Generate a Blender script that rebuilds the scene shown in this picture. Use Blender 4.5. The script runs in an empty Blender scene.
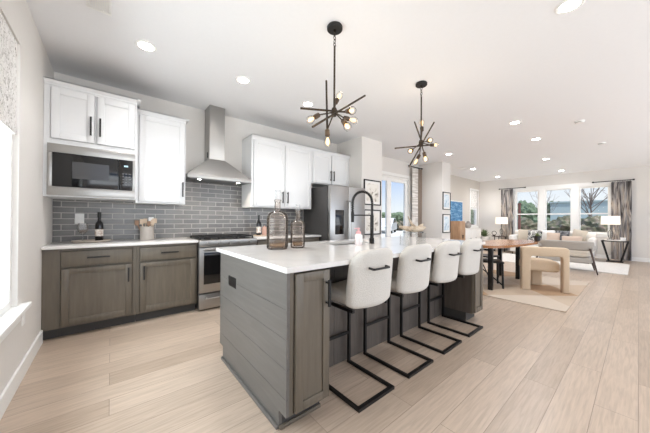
import bpy, bmesh, math, random
from mathutils import Vector, Matrix
random.seed(7)
S = bpy.context.scene
COL = S.collection

# ------------------------------------------------------------------ camera
YAW, PITCH, ROLL = 0.690, 0.0036, -0.0073
CAM_H = 1.198
sy_, cy_ = math.sin(YAW), math.cos(YAW)
Rm = Matrix(((cy_, -sy_, 0), (0, 0, 1), (sy_, cy_, 0)))
Pm = Matrix(((1, 0, 0), (0, math.cos(PITCH), -math.sin(PITCH)), (0, math.sin(PITCH), math.cos(PITCH))))
Qm = Matrix(((math.cos(ROLL), -math.sin(ROLL), 0), (math.sin(ROLL), math.cos(ROLL), 0), (0, 0, 1)))
Rm = Qm @ Pm @ Rm
cam_d = bpy.data.cameras.new('camera')
cam_d.sensor_width = 36.0
cam_d.sensor_fit = 'HORIZONTAL'
cam_d.lens = 259.13 / 650 * 36
cam_d.shift_y = 0.00235
cam_d.clip_start = 0.05
cam_d.clip_end = 600
cam = bpy.data.objects.new('camera', cam_d)
COL.objects.link(cam)
mw = Matrix.Identity(4)
for i in range(3):
    mw[i][0] = Rm[0][i]; mw[i][1] = Rm[1][i]; mw[i][2] = -Rm[2][i]
mw[2][3] = CAM_H
cam.matrix_world = mw
S.camera = cam

# ------------------------------------------------------------------ world, sun, exposure
S.view_settings.view_transform = 'Standard'
S.view_settings.look = 'None'
S.view_settings.gamma = 1
S.view_settings.use_curve_mapping = False
S.view_settings.exposure = 0.93
S.cycles.max_bounces = 14
S.cycles.diffuse_bounces = 9
S.cycles.transparent_max_bounces = 16
W = bpy.data.worlds.new('sky'); S.world = W
W.use_nodes = True
wn, wl = W.node_tree.nodes, W.node_tree.links
wn.clear()
w_out = wn.new('ShaderNodeOutputWorld'); w_bg = wn.new('ShaderNodeBackground')
w_tc = wn.new('ShaderNodeTexCoord'); w_sep = wn.new('ShaderNodeSeparateXYZ')
w_ramp = wn.new('ShaderNodeValToRGB')
w_noise = wn.new('ShaderNodeTexNoise'); w_noise.inputs['Scale'].default_value = 2.2; w_noise.inputs['Detail'].default_value = 5
w_mix = wn.new('ShaderNodeMix'); w_mix.data_type = 'RGBA'
w_cr = wn.new('ShaderNodeValToRGB')
wl.new(w_tc.outputs['Generated'], w_sep.inputs[0]); wl.new(w_sep.outputs['Z'], w_ramp.inputs['Fac'])
e = w_ramp.color_ramp.elements
e[0].position = 0.0; e[0].color = (0.93, 0.96, 1.0, 1)
e[1].position = 0.9; e[1].color = (0.42, 0.60, 0.98, 1)
m_ = e.new(0.045); m_.color = (0.80, 0.89, 1.0, 1)
m_ = e.new(0.14); m_.color = (0.30, 0.52, 0.98, 1)
wl.new(w_tc.outputs['Generated'], w_noise.inputs['Vector']); wl.new(w_noise.outputs['Fac'], w_cr.inputs['Fac'])
w_cr.color_ramp.elements[0].position = 0.45; w_cr.color_ramp.elements[1].position = 0.70
w_add = wn.new('ShaderNodeMath'); w_add.operation = 'MULTIPLY_ADD'; w_add.use_clamp = True     # cloudier towards the east
w_add.inputs[1].default_value = 2.2; w_add.inputs[2].default_value = -1.25
wl.new(w_sep.outputs['X'], w_add.inputs[0])
w_max = wn.new('ShaderNodeMath'); w_max.operation = 'MAXIMUM'
w_sc = wn.new('ShaderNodeMath'); w_sc.operation = 'MULTIPLY'; w_sc.inputs[1].default_value = 0.8
wl.new(w_add.outputs[0], w_sc.inputs[0])
w_yw = wn.new('ShaderNodeMath'); w_yw.operation = 'LESS_THAN'; w_yw.inputs[1].default_value = 0.5; wl.new(w_sep.outputs['Y'], w_yw.inputs[0])
w_c2 = wn.new('ShaderNodeMath'); w_c2.operation = 'MULTIPLY'; wl.new(w_cr.outputs['Color'], w_c2.inputs[0]); wl.new(w_yw.outputs[0], w_c2.inputs[1])
wl.new(w_c2.outputs[0], w_max.inputs[0]); wl.new(w_sc.outputs[0], w_max.inputs[1])
wl.new(w_max.outputs[0], w_mix.inputs[0])
wl.new(w_ramp.outputs['Color'], w_mix.inputs[6]); w_mix.inputs[7].default_value = (0.95, 0.96, 0.98, 1)
wl.new(w_mix.outputs[2], w_bg.inputs['Color']); w_bg.inputs['Strength'].default_value = 0.55
wl.new(w_bg.outputs[0], w_out.inputs[0])

sun_d = bpy.data.lights.new('sun', 'SUN'); sun_d.energy = 2.0; sun_d.angle = 0.02; sun_d.color = (1, 0.96, 0.9)
sun = bpy.data.objects.new('sun', sun_d); COL.objects.link(sun)
sun.rotation_euler = Vector((0.25, 0.62, -1.0)).to_track_quat('-Z', 'Y').to_euler()

def day(name, loc, size, w, d, col):
    a = bpy.data.lights.new(name, 'AREA'); a.shape = 'RECTANGLE'; a.size, a.size_y = size; a.energy = w; a.color = col
    o = bpy.data.objects.new(name, a); COL.objects.link(o); o.location = loc; o.rotation_euler = Vector(d).to_track_quat('-Z', 'Z').to_euler()
# added fill lamp at the open side behind camera; daylight at left window
day('daylight_back', (4.5, -3.62, 1.40), (9.5, 2.6), 118, (0, 1, .9), (.90, .955, 1))
day('daylight_left', (-.72, 1.85, 1.50), (1.6, 1.7), 36, (1, 0, .05), (.90, .955, 1))
SPOT_W = 20.0        # each recessed ceiling lamp
BULB_W = 0.5         # each chandelier bulb
H = 2.83

# ------------------------------------------------------------------ materials
def nodes(name):
    m = bpy.data.materials.new(name); m.use_nodes = True
    return m, m.node_tree.nodes, m.node_tree.links, m.node_tree.nodes['Principled BSDF']
def lin(c):
    return tuple(((v / 12.92) if v <= 0.04045 else ((v + 0.055) / 1.055) ** 2.4) for v in [x / 255 for x in c]) + (1,)
def mat(name, rgb, rough=0.5, metal=0.0, var=0.06, scale=8.0, stretch=(1, 1, 1), bump=0.0, spec=0.5, detail=4, coat=0.0, emit=None, emit_s=0, bscale=None):
    """procedural surface: base colour with a noise variation and an optional bump"""
    m, n, l, b = nodes(name)
    tc = n.new('ShaderNodeTexCoord'); mp = n.new('ShaderNodeMapping'); mp.inputs['Scale'].default_value = stretch
    nz = n.new('ShaderNodeTexNoise'); nz.inputs['Scale'].default_value = scale; nz.inputs['Detail'].default_value = detail
    l.new(tc.outputs['Object'], mp.inputs[0]); l.new(mp.outputs[0], nz.inputs['Vector'])
    mx = n.new('ShaderNodeMix'); mx.data_type = 'RGBA'
    c = lin(rgb)
    mx.inputs[6].default_value = tuple(max(0, v * (1 - var)) for v in c[:3]) + (1,)
    mx.inputs[7].default_value = tuple(min(1, v * (1 + var)) for v in c[:3]) + (1,)
    l.new(nz.outputs['Fac'], mx.inputs[0]); l.new(mx.outputs[2], b.inputs['Base Color'])
    b.inputs['Roughness'].default_value = rough; b.inputs['Metallic'].default_value = metal
    b.inputs['Specular IOR Level'].default_value = spec; b.inputs['Coat Weight'].default_value = coat
    if emit:
        b.inputs['Emission Color'].default_value = lin(emit); b.inputs['Emission Strength'].default_value = emit_s
    if bump:
        nb = nz
        if bscale:
            nb = n.new('ShaderNodeTexNoise'); nb.inputs['Scale'].default_value = bscale; nb.inputs['Detail'].default_value = 3
            l.new(mp.outputs[0], nb.inputs['Vector'])
        bp = n.new('ShaderNodeBump'); bp.inputs['Strength'].default_value = bump; bp.inputs['Distance'].default_value = 0.01
        l.new(nb.outputs['Fac'], bp.inputs['Height']); l.new(bp.outputs[0], b.inputs['Normal'])
    return m
def ramp_mat(name, stops, rough=0.6, scale=10, stretch=(1, 1, 1), kind='noise', detail=6, metal=0.0, bump=0.0, distort=0.0, spec=0.5):
    m, n, l, b = nodes(name)
    tc = n.new('ShaderNodeTexCoord'); mp = n.new('ShaderNodeMapping'); mp.inputs['Scale'].default_value = stretch
    l.new(tc.outputs['Object'], mp.inputs[0])
    if kind == 'voronoi':
        t = n.new('ShaderNodeTexVoronoi'); t.inputs['Scale'].default_value = scale; o = t.outputs['Distance']
    else:
        t = n.new('ShaderNodeTexNoise'); t.inputs['Scale'].default_value = scale; t.inputs['Detail'].default_value = detail
        t.inputs['Distortion'].default_value = distort; o = t.outputs['Fac']
    l.new(mp.outputs[0], t.inputs['Vector'])
    r = n.new('ShaderNodeValToRGB'); el = r.color_ramp.elements
    el[0].position, el[0].color = stops[0][0], lin(stops[0][1]); el[1].position, el[1].color = stops[-1][0], lin(stops[-1][1])
    for p, c in stops[1:-1]:
        k = el.new(p); k.color = lin(c)
    l.new(o, r.inputs[0]); l.new(r.outputs[0], b.inputs['Base Color'])
    b.inputs['Roughness'].default_value = rough; b.inputs['Metallic'].default_value = metal
    b.inputs['Specular IOR Level'].default_value = spec
    if bump:
        bp = n.new('ShaderNodeBump'); bp.inputs['Strength'].default_value = bump; bp.inputs['Distance'].default_value = 0.01
        l.new(o, bp.inputs['Height']); l.new(bp.outputs[0], b.inputs['Normal'])
    return m
def glass_mat(name, tint=(1, 1, 1), gloss=0.12, rough=0.02, body=0.0, body_rgb=(200, 200, 200)):
    """thin clear glass: transparent with a fresnel-weighted reflection"""
    m = bpy.data.materials.new(name); m.use_nodes = True
    n, l = m.node_tree.nodes, m.node_tree.links; n.clear()
    o = n.new('ShaderNodeOutputMaterial'); t = n.new('ShaderNodeBsdfTransparent'); g = n.new('ShaderNodeBsdfGlossy')
    t.inputs[0].default_value = tint + (1,); g.inputs['Roughness'].default_value = rough
    lw = n.new('ShaderNodeLayerWeight'); lw.inputs['Blend'].default_value = gloss
    mx = n.new('ShaderNodeMixShader'); l.new(lw.outputs['Fresnel'], mx.inputs[0]); l.new(t.outputs[0], mx.inputs[1]); l.new(g.outputs[0], mx.inputs[2])
    last = mx
    if body:
        d = n.new('ShaderNodeBsdfDiffuse'); d.inputs[0].default_value = lin(body_rgb)
        m2 = n.new('ShaderNodeMixShader'); m2.inputs[0].default_value = body
        l.new(mx.outputs[0], m2.inputs[1]); l.new(d.outputs[0], m2.inputs[2]); last = m2
    l.new(last.outputs[0], o.inputs[0])
    return m
def brick_mat(name, c1, c2, mortar, bw, rh, msize, rough, axes='XZ', offset=0.5, bump=0.3, grain=0.0, grain_stretch=(1, 1, 1), spec=0.5, off_loc=(0, 0, 0), bias=0.0):
    m, n, l, b = nodes(name)
    tc = n.new('ShaderNodeTexCoord'); sp = n.new('ShaderNodeSeparateXYZ'); cb = n.new('ShaderNodeCombineXYZ')
    mp = n.new('ShaderNodeMapping'); mp.inputs['Location'].default_value = off_loc
    l.new(tc.outputs['Object'], mp.inputs[0]); l.new(mp.outputs[0], sp.inputs[0])
    l.new(sp.outputs[axes[0]], cb.inputs[0]); l.new(sp.outputs[axes[1]], cb.inputs[1])
    bk = n.new('ShaderNodeTexBrick'); l.new(cb.outputs[0], bk.inputs['Vector'])
    bk.inputs['Color1'].default_value = lin(c1); bk.inputs['Color2'].default_value = lin(c2); bk.inputs['Mortar'].default_value = lin(mortar)
    bk.inputs['Scale'].default_value = 1; bk.inputs['Brick Width'].default_value = bw; bk.inputs['Row Height'].default_value = rh
    bk.inputs['Mortar Size'].default_value = msize; bk.inputs['Mortar Smooth'].default_value = 0.1; bk.inputs['Bias'].default_value = bias
    bk.offset = offset
    col = bk.outputs['Color']
    if grain:
        m2 = n.new('ShaderNodeMapping'); m2.inputs['Scale'].default_value = grain_stretch
        nz = n.new('ShaderNodeTexNoise'); nz.inputs['Scale'].default_value = 4; nz.inputs['Detail'].default_value = 8; nz.inputs['Distortion'].default_value = 0.6
        addv = n.new('ShaderNodeVectorMath'); addv.operation = 'MULTIPLY_ADD'
        l.new(tc.outputs['Object'], m2.inputs[0])
        addv.inputs[1].default_value = (9, 9, 9); l.new(bk.outputs['Color'], addv.inputs[0]); l.new(m2.outputs[0], addv.inputs[2])
        l.new(addv.outputs[0], nz.inputs['Vector'])
        rp = n.new('ShaderNodeValToRGB'); rp.color_ramp.elements[0].position = 0.30; rp.color_ramp.elements[0].color = (1 - grain, 1 - grain, 1 - grain * 1.05, 1)
        rp.color_ramp.elements[1].position = 0.62; rp.color_ramp.elements[1].color = (1.03, 1.03, 1.03, 1)
        l.new(nz.outputs['Fac'], rp.inputs[0])
        mu = n.new('ShaderNodeMix'); mu.data_type = 'RGBA'; mu.blend_type = 'MULTIPLY'; mu.inputs[0].default_value = 1
        l.new(bk.outputs['Color'], mu.inputs[6]); l.new(rp.outputs[0], mu.inputs[7]); col = mu.outputs[2]
    l.new(col, b.inputs['Base Color'])
    b.inputs['Roughness'].default_value = rough; b.inputs['Specular IOR Level'].default_value = spec
    if bump:
        bp = n.new('ShaderNodeBump'); bp.inputs['Strength'].default_value = bump; bp.inputs['Distance'].default_value = 0.004; bp.invert = True
        l.new(bk.outputs['Fac'], bp.inputs['Height']); l.new(bp.outputs[0], b.inputs['Normal'])
    return m

M = dict(
    wall=mat('greige wall paint', (224, 221, 217), 0.85, var=0.02, scale=40, bump=0.03),
    wall_media=mat('warm taupe wall paint', (208, 202, 194), 0.85, var=0.02, scale=40, bump=0.03),
    ceiling=mat('ceiling paint', (236, 237, 239), 0.9, var=0.015, scale=30),
    trim=mat('white trim paint', (240, 240, 238), 0.45, var=0.015, scale=30),
    floor=brick_mat('light oak plank floor', (196, 177, 159), (174, 155, 137), (148, 131, 116), 1.5, 0.185, 0.0018, 0.31, 'XY', 0.37, 0.12, 0.19, (1.1, 17, 1), 0.6),
    cab_white=mat('white cabinet paint', (223, 224, 225), 0.38, var=0.012, scale=30),
    cab_wood=ramp_mat('grey stained cabinet wood', [(0.25, (93, 85, 74)), (0.5, (100, 92, 80)), (0.75, (108, 99, 87))], 0.42, 3.0, (14, 14, 1.2), distort=0.5),
    island_wood=ramp_mat('window-lit grey stained boards', [(0.25, (97, 94, 90)), (0.5, (102, 99, 95)), (0.75, (108, 105, 101))], 0.40, 3.0, (14, 1.2, 14), distort=0.5),  # same wood as the cabinets; cool window light put into the colour
    island_dark=ramp_mat('darker island wood', [(0.25, (80, 73, 67)), (0.75, (98, 90, 83))], 0.42, 3.0, (14, 14, 1.2), distort=0.5),  # darker tone than the door wood; used on body, sides and knee-space back
    toe=mat('dark toe kick', (62, 60, 58), 0.6, var=0.05),
    quartz=ramp_mat('white quartz', [(0.3, (219, 216, 212)), (0.55, (228, 226, 223)), (0.8, (224, 222, 219))], 0.12, 3.0, distort=1.5),
    tile=brick_mat('grey subway tile', (126, 124, 123), (106, 105, 105), (190, 186, 180), 0.225, 0.0665, 0.0042, 0.2, 'XZ', 0.5, 0.5, 0.12, (3, 3, 9), off_loc=(0.1, 0, 0.017)),
    steel=mat('brushed stainless steel', (172, 170, 167), 0.36, 1.0, 0.06, 6, (1, 1, 60)),
    steel_dark=mat('dark steel', (120, 119, 118), 0.35, 1.0, 0.06, 6),
    black=mat('black metal', (26, 25, 25), 0.42, 0.3, 0.08, 12),
    blackgloss=mat('black appliance glass', (16, 16, 18), 0.08, 0.0, 0.05, 8, spec=0.6),
    fridge_steel=mat('refrigerator steel', (168, 167, 166), 0.32, 1.0, 0.06, 6, (1, 1, 60)),
    screen=mat('grey microwave window', (70, 70, 71), 0.12, 0.0, 0.05, 60),
    fridge_side=mat('charcoal fridge side', (66, 64, 63), 0.5, 0.0, 0.06, 30),
    iron=mat('cast iron', (36, 35, 35), 0.6, 0.2, 0.1, 20),
    stool=mat('oatmeal boucle', (206, 202, 195), 0.95, 0, 0.05, 60, bump=0.5, bscale=160),
    cream=mat('sand boucle', (205, 184, 158), 0.95, 0, 0.05, 50, bump=0.5, bscale=140),
    bronze=mat('aged bronze rod', (74, 66, 58), 0.38, 0.85, 0.1, 10),
    socket=mat('smoked brass socket', (84, 70, 58), 0.45, 0.5, 0.1, 10),
    filament=mat('lit filament', (255, 214, 150), 0.5, emit=(255, 210, 148), emit_s=1.0),
    lens=mat('lit lamp lens', (255, 250, 240), 0.5, emit=(255, 250, 242), emit_s=22),
    glass=glass_mat('window glass', (0.97, 0.985, 0.98), 0.06),
    bulb=glass_mat('clear bulb glass', (1.0, 0.985, 0.96), 0.05),
    acrylic=glass_mat('clear acrylic', (0.93, 0.94, 0.94), 0.3, body=0.06),
    wineglass=glass_mat('crystal', (0.97, 0.975, 0.98), 0.25, body=0.12, body_rgb=(240, 240, 240)),
    smoke=glass_mat('smoky bottle glass', (0.955, 0.935, 0.92), 0.2, 0.03, body=0.04, body_rgb=(190, 172, 156)),
    amber=glass_mat('amber glass', (0.86, 0.74, 0.60), 0.2, 0.03, body=0.2, body_rgb=(150, 115, 85)),
    label=ramp_mat('printed paper label', [(0.45, (236, 230, 222)), (0.62, (190, 165, 150)), (0.72, (120, 70, 60))], 0.7, 40),
    paper=mat('white paper', (240, 240, 238), 0.8, var=0.02),
    wine=mat('dark wine glass bottle', (22, 20, 22), 0.12, 0, 0.1, 6),
    stone=mat('grey ceramic', (168, 160, 152), 0.7, 0, 0.1, 30, bump=0.2),
    tray=mat('whitewashed wood tray', (196, 184, 172), 0.6, 0, 0.1, 10, (1, 8, 1)),
    spoon=mat('pale wood utensil', (206, 184, 160), 0.6, 0, 0.12, 14),
    spoon_dark=mat('brown wood utensil', (134, 104, 82), 0.6, 0, 0.14, 14),
    copper=mat('pink ceramic', (206, 166, 150), 0.4, 0, 0.06, 12),
    pink=mat('rose plastic', (222, 170, 172), 0.4, 0, 0.04, 12),
    soap=mat('pale soap bottle', (236, 226, 226), 0.25, 0, 0.03, 12),
    plate=mat('white outlet plate', (236, 236, 234), 0.4, var=0.02),
    drift=ramp_mat('driftwood', [(0.3, (150, 132, 112)), (0.7, (205, 190, 170))], 0.8, 20, (1, 1, 1), bump=0.4),
    table=ramp_mat('honey wood table top', [(0.25, (132, 86, 50)), (0.5, (156, 106, 66)), (0.8, (172, 124, 84))], 0.22, 3, (1.2, 14, 14), distort=0.6),
    rug=None, rug2=ramp_mat('pale wool rug', [(0.3, (214, 210, 204)), (0.7, (232, 229, 224))], 0.95, 30, bump=0.3),
    greyfab=mat('stone grey upholstery', (176, 170, 162), 0.95, 0, 0.05, 60, bump=0.3, bscale=140),
    sofa=mat('white slub upholstery', (232, 229, 224), 0.95, 0, 0.03, 60, bump=0.3, bscale=120),
    walnut=mat('dark walnut leg', (70, 52, 42), 0.4, 0, 0.12, 10, (1, 1, .2)),
    pil_beige=mat('beige linen pillow', (200, 190, 175), 0.95, 0, 0.05, 60, bump=0.2),
    pil_pink=mat('blush pillow', (208, 188, 172), 0.95, 0, 0.05, 60, bump=0.2),
    pil_white=mat('white fluffy pillow', (240, 238, 234), 0.95, 0, 0.04, 40, bump=0.6),
    pil_pattern=ramp_mat('black and white pillow print', [(0.42, (58, 58, 60)), (0.5, (150, 148, 146)), (0.56, (232, 230, 226))], 0.9, 16, distort=1.2),
    pil_dark=ramp_mat('slate pillow print', [(0.4, (74, 76, 80)), (0.6, (150, 150, 150))], 0.9, 12, distort=1.0),
    drape=ramp_mat('grey blossom curtain print', [(0.36, (44, 41, 42)), (0.42, (104, 100, 99)), (0.50, (160, 157, 155)), (0.60, (190, 178, 168)), (0.68, (70, 66, 66))], 0.9, 3.2, (3.4, 3.4, 0.32), distort=1.2),
    drape_lining=mat('brown curtain edge', (136, 122, 110), 0.9, 0, 0.08, 12),
    drape_light=ramp_mat('pale banded curtain', [(0.44, (196, 192, 186)), (0.56, (226, 223, 219))], 0.9, 6.0, (0.3, 0.3, 3.2), detail=1),
    shade=ramp_mat('speckled roman shade', [(0.34, (150, 146, 140)), (0.42, (222, 220, 217)), (0.55, (244, 243, 241))], 0.9, 38, distort=1.6),
    lampshade=mat('white linen lampshade', (240, 234, 224), 0.9, 0, 0.02, 60, emit=(255, 240, 220), emit_s=0.35),
    plant=ramp_mat('sage leaf', [(0.3, (70, 92, 58)), (0.7, (140, 156, 112))], 0.6, 14),
    pot=mat('black planter', (34, 34, 35), 0.5, 0, 0.06, 12),
    console=mat('white lacquer', (232, 229, 224), 0.4, 0, 0.02, 20),
    tan=ramp_mat('tan oak veneer', [(0.3, (158, 122, 92)), (0.7, (190, 156, 124))], 0.5, 3, (8, 8, 1)),
    blueart=ramp_mat('blue brushed canvas', [(0.3, (38, 92, 140)), (0.5, (84, 140, 184)), (0.7, (160, 196, 220))], 0.6, 4, (1, 1, 3.5), distort=1.0),
    artpaper=ramp_mat('cream art print', [(0.28, (70, 66, 64)), (0.36, (186, 178, 168)), (0.46, (232, 228, 220)), (0.7, (236, 232, 226))], 0.6, 5.5, distort=1.5),
    artblue=ramp_mat('pale blue watercolour', [(0.3, (150, 180, 200)), (0.5, (214, 226, 234)), (0.7, (238, 239, 240))], 0.6, 6, distort=1.0),
    matboard=mat('white mat board', (238, 236, 232), 0.8, var=0.01),
    patio=mat('white patio concrete', (226, 224, 220), 0.9, 0, 0.05, 3),
    lawn=ramp_mat('dry winter ground', [(0.3, (120, 112, 96)), (0.6, (160, 150, 132)), (0.8, (104, 110, 84))], 0.95, 0.6),
    leaf=ramp_mat('evergreen leaves', [(0.3, (92, 110, 88)), (0.6, (126, 142, 116)), (0.8, (156, 166, 140))], 0.9, 3),
    leaf2=ramp_mat('mixed shrub leaves', [(0.3, (76, 84, 64)), (0.5, (122, 118, 98)), (0.7, (156, 138, 126))], 0.9, 4),
    bark=mat('grey brown bark', (128, 114, 106), 0.9, 0, 0.15, 10, bump=0.4),
    redwood=mat('red brown boards', (128, 86, 78), 0.9, 0, 0.1, 4),
    bluewall=mat('blue grey metal siding', (190, 206, 208), 0.6, 0, 0.08, 2),
    carwhite=mat('white car paint', (232, 234, 236), 0.2, 0, 0.02, 4, coat=0.5),
    tyre=mat('tyre rubber', (30, 30, 30), 0.8, 0, 0.05, 6),
)
def rug_mat():
    m, n, l, b = nodes('tan triangle rug')
    tc = n.new('ShaderNodeTexCoord'); sp = n.new('ShaderNodeSeparateXYZ'); l.new(tc.outputs['Object'], sp.inputs[0])
    def mth(op, a, bb):
        k = n.new('ShaderNodeMath'); k.operation = op
        for i, v in enumerate((a, bb)):
            if isinstance(v, (int, float)): k.inputs[i].default_value = v
            else: l.new(v, k.inputs[i])
        return k.outputs[0]
    # two families of diagonals cut the rug into large triangles
    u = mth('ADD', mth('MULTIPLY', sp.outputs['X'], 0.85), sp.outputs['Y']); v = mth('SUBTRACT', mth('MULTIPLY', sp.outputs['X'], 0.85), sp.outputs['Y'])
    fu = mth('FRACT', mth('MULTIPLY', mth('ADD', u, 10.0), 0.55), 0); fv = mth('FRACT', mth('MULTIPLY', mth('ADD', v, 10.3), 0.55), 0)
    s = mth('ADD', mth('MULTIPLY', mth('GREATER_THAN', fu, 0.5), 0.5), mth('MULTIPLY', mth('GREATER_THAN', fv, 0.62), 0.38))
    nz = n.new('ShaderNodeTexNoise'); nz.inputs['Scale'].default_value = 26; l.new(tc.outputs['Object'], nz.inputs['Vector'])
    s2 = mth('ADD', s, mth('MULTIPLY', nz.outputs['Fac'], 0.12))
    r = n.new('ShaderNodeValToRGB'); r.color_ramp.interpolation = 'LINEAR'
    el = r.color_ramp.elements; el[0].color = lin((196, 182, 166)); el[1].color = lin((168, 136, 104)); el[0].position = 0.05; el[1].position = 1.0
    k = el.new(0.5); k.color = lin((186, 168, 148))
    l.new(s2, r.inputs[0]); l.new(r.outputs[0], b.inputs['Base Color']); b.inputs['Roughness'].default_value = 0.95
    return m
M['rug'] = rug_mat()

# ------------------------------------------------------------------ mesh helpers
OFF = {}
class MB:
    def __init__(s): s.v = []; s.f = []
    def add(s, vs, fs):
        o = len(s.v); s.v += [tuple(x) for x in vs]; s.f += [tuple(i + o for i in f) for f in fs]; return s
    def frombm(s, bm):
        bm.verts.index_update()
        s.add([v.co[:] for v in bm.verts], [[v.index for v in f.verts] for f in bm.faces]); bm.free(); return s
    def box(s, x0, x1, y0, y1, z0, z1, bev=0.0, seg=2):
        x0, x1 = min(x0, x1), max(x0, x1); y0, y1 = min(y0, y1), max(y0, y1); z0, z1 = min(z0, z1), max(z0, z1)
        bm = bmesh.new(); bmesh.ops.create_cube(bm, size=1)
        for v in bm.verts:
            v.co = Vector(((x0 + x1) / 2 + v.co.x * (x1 - x0), (y0 + y1) / 2 + v.co.y * (y1 - y0), (z0 + z1) / 2 + v.co.z * (z1 - z0)))
        if bev: bmesh.ops.bevel(bm, geom=bm.edges[:], offset=min(bev, (x1 - x0) * .45, (y1 - y0) * .45, (z1 - z0) * .45), segments=seg, affect='EDGES', profile=0.5)
        return s.frombm(bm)
    def bar(s, p0, p1, w, h=None, up=(0, 0, 1)):
        h = h or w; p0, p1 = Vector(p0), Vector(p1); d = (p1 - p0).normalized(); up = Vector(up)
        if abs(d.dot(up)) > 0.98: up = Vector((0, 1, 0))
        a = d.cross(up).normalized() * w / 2; b = a.cross(d).normalized() * h / 2
        vs = [p + i * a + j * b for p in (p0, p1) for i, j in ((-1, -1), (1, -1), (1, 1), (-1, 1))]
        return s.add(vs, [(0, 1, 2, 3), (7, 6, 5, 4), (0, 4, 5, 1), (1, 5, 6, 2), (2, 6, 7, 3), (3, 7, 4, 0)])
    def tube(s, pts, r, n=12, closed=False):
        pts = [Vector(p) for p in pts]; rs = r if isinstance(r, (list, tuple)) else [r] * len(pts)
        vs, fs = [], []; prev = None
        for i, p in enumerate(pts):
            d = (pts[min(i + 1, len(pts) - 1)] - pts[max(i - 1, 0)])
            d = d.normalized() if d.length > 1e-9 else Vector((0, 0, 1))
            ref = prev if prev is not None else (Vector((0, 0, 1)) if abs(d.z) < 0.9 else Vector((1, 0, 0)))
            a = (ref - d * ref.dot(d)).normalized(); b = d.cross(a); prev = a
            for k in range(n):
                t = 2 * math.pi * k / n; vs.append(p + (a * math.cos(t) + b * math.sin(t)) * rs[i])
        for i in range(len(pts) - 1):
            for k in range(n):
                fs.append((i * n + k, i * n + (k + 1) % n, (i + 1) * n + (k + 1) % n, (i + 1) * n + k))
        fs.append(tuple(reversed(range(n)))); fs.append(tuple((len(pts) - 1) * n + k for k in range(n)))
        return s.add(vs, fs)
    def lathe(s, prof, c=(0, 0, 0), n=24):
        vs, fs = [], []; m = len(prof)
        for k in range(n):
            t = 2 * math.pi * k / n
            for r, z in prof: vs.append((c[0] + r * math.cos(t), c[1] + r * math.sin(t), c[2] + z))
        for k in range(n):
            k2 = (k + 1) % n
            for i in range(m - 1): fs.append((k * m + i, k2 * m + i, k2 * m + i + 1, k * m + i + 1))
        o = MB().add(vs, fs); bm = bmesh.new()
        bv = [bm.verts.new(v) for v in o.v]
        for f in o.f:
            try: bm.faces.new([bv[i] for i in f])
            except ValueError: pass
        bmesh.ops.remove_doubles(bm, verts=bm.verts[:], dist=1e-6)
        bmesh.ops.recalc_face_normals(bm, faces=bm.faces[:])
        return s.frombm(bm)
    def prism(s, poly, axis, a, b):
        def pt(u, v, w): return {'X': (w, u, v), 'Y': (u, w, v), 'Z': (u, v, w)}[axis]
        n = len(poly); vs = [pt(u, v, a) for u, v in poly] + [pt(u, v, b) for u, v in poly]
        fs = [tuple(range(n)), tuple(range(2 * n - 1, n - 1, -1))] + [(i, i + n, (i + 1) % n + n, (i + 1) % n) for i in range(n)]
        return s.add(vs, fs)
    def rbox(s, c, size, r, n=10, fn=None):
        """rounded box from a gridded cube; fn bends each point"""
        bm = bmesh.new(); bmesh.ops.create_cube(bm, size=2)
        bmesh.ops.subdivide_edges(bm, edges=bm.edges[:], cuts=n, use_grid_fill=True)
        hx, hy, hz = [x / 2 for x in size]; r = min(r, hx, hy, hz)
        for v in bm.verts:
            q = Vector((v.co.x * hx, v.co.y * hy, v.co.z * hz))
            inn = Vector((max(-hx + r, min(hx - r, q.x)), max(-hy + r, min(hy - r, q.y)), max(-hz + r, min(hz - r, q.z))))
            d = q - inn
            if d.length > 1e-9:
                q = inn + d.normalized() * r if d.length > r * 0.999 or (abs(abs(q.x) - hx) < 1e-6) + (abs(abs(q.y) - hy) < 1e-6) + (abs(abs(q.z) - hz) < 1e-6) >= 1 else q
            if fn: q = Vector(fn(q))
            v.co = q + Vector(c)
        return s.frombm(bm)
    def sheet(s, fn, nu, nv, th):
        """closed thick sheet; fn(u,v) -> (point, normal)"""
        vs, fs = [], []; W_ = nu + 1
        for sd in (1, -1):
            for j in range(nv + 1):
                for i in range(nu + 1):
                    p, nn = fn(i / nu, j / nv); vs.append(Vector(p) + Vector(nn) * th / 2 * sd)
        o = W_ * (nv + 1)
        for j in range(nv):
            for i in range(nu):
                a = j * W_ + i; fs.append((a, a + 1, a + W_ + 1, a + W_)); fs.append((o + a, o + a + W_, o + a + W_ + 1, o + a + 1))
        rim = [i for i in range(W_)] + [j * W_ + nu for j in range(1, nv + 1)] + [nv * W_ + i for i in range(nu - 1, -1, -1)] + [j * W_ for j in range(nv - 1, 0, -1)]
        for k in range(len(rim)):
            a, b = rim[k], rim[(k + 1) % len(rim)]; fs.append((a, o + a, o + b, b))
        return s.add(vs, fs)
    def xf(s, mtx):
        s.v = [tuple(mtx @ Vector(v)) for v in s.v]; return s
    def build(s, name, m, parent=None, smooth=30, world=True):
        off = OFF.get(parent.name, Vector((0, 0, 0))) if parent else Vector((0, 0, 0))
        me = bpy.data.meshes.new(name)
        me.from_pydata([(x - off.x, y - off.y, z - off.z) for x, y, z in s.v] if world else s.v, [], s.f)
        bm = bmesh.new(); bm.from_mesh(me); bmesh.ops.recalc_face_normals(bm, faces=bm.faces[:]); bm.to_mesh(me); bm.free()
        me.materials.append(M[m] if isinstance(m, str) else m)
        if smooth:
            for p in me.polygons: p.use_smooth = True
            me.set_sharp_from_angle(angle=math.radians(smooth))
        o = bpy.data.objects.new(name, me); COL.objects.link(o)
        if parent: o.parent = parent
        OFF[o.name] = off
        return o
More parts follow.
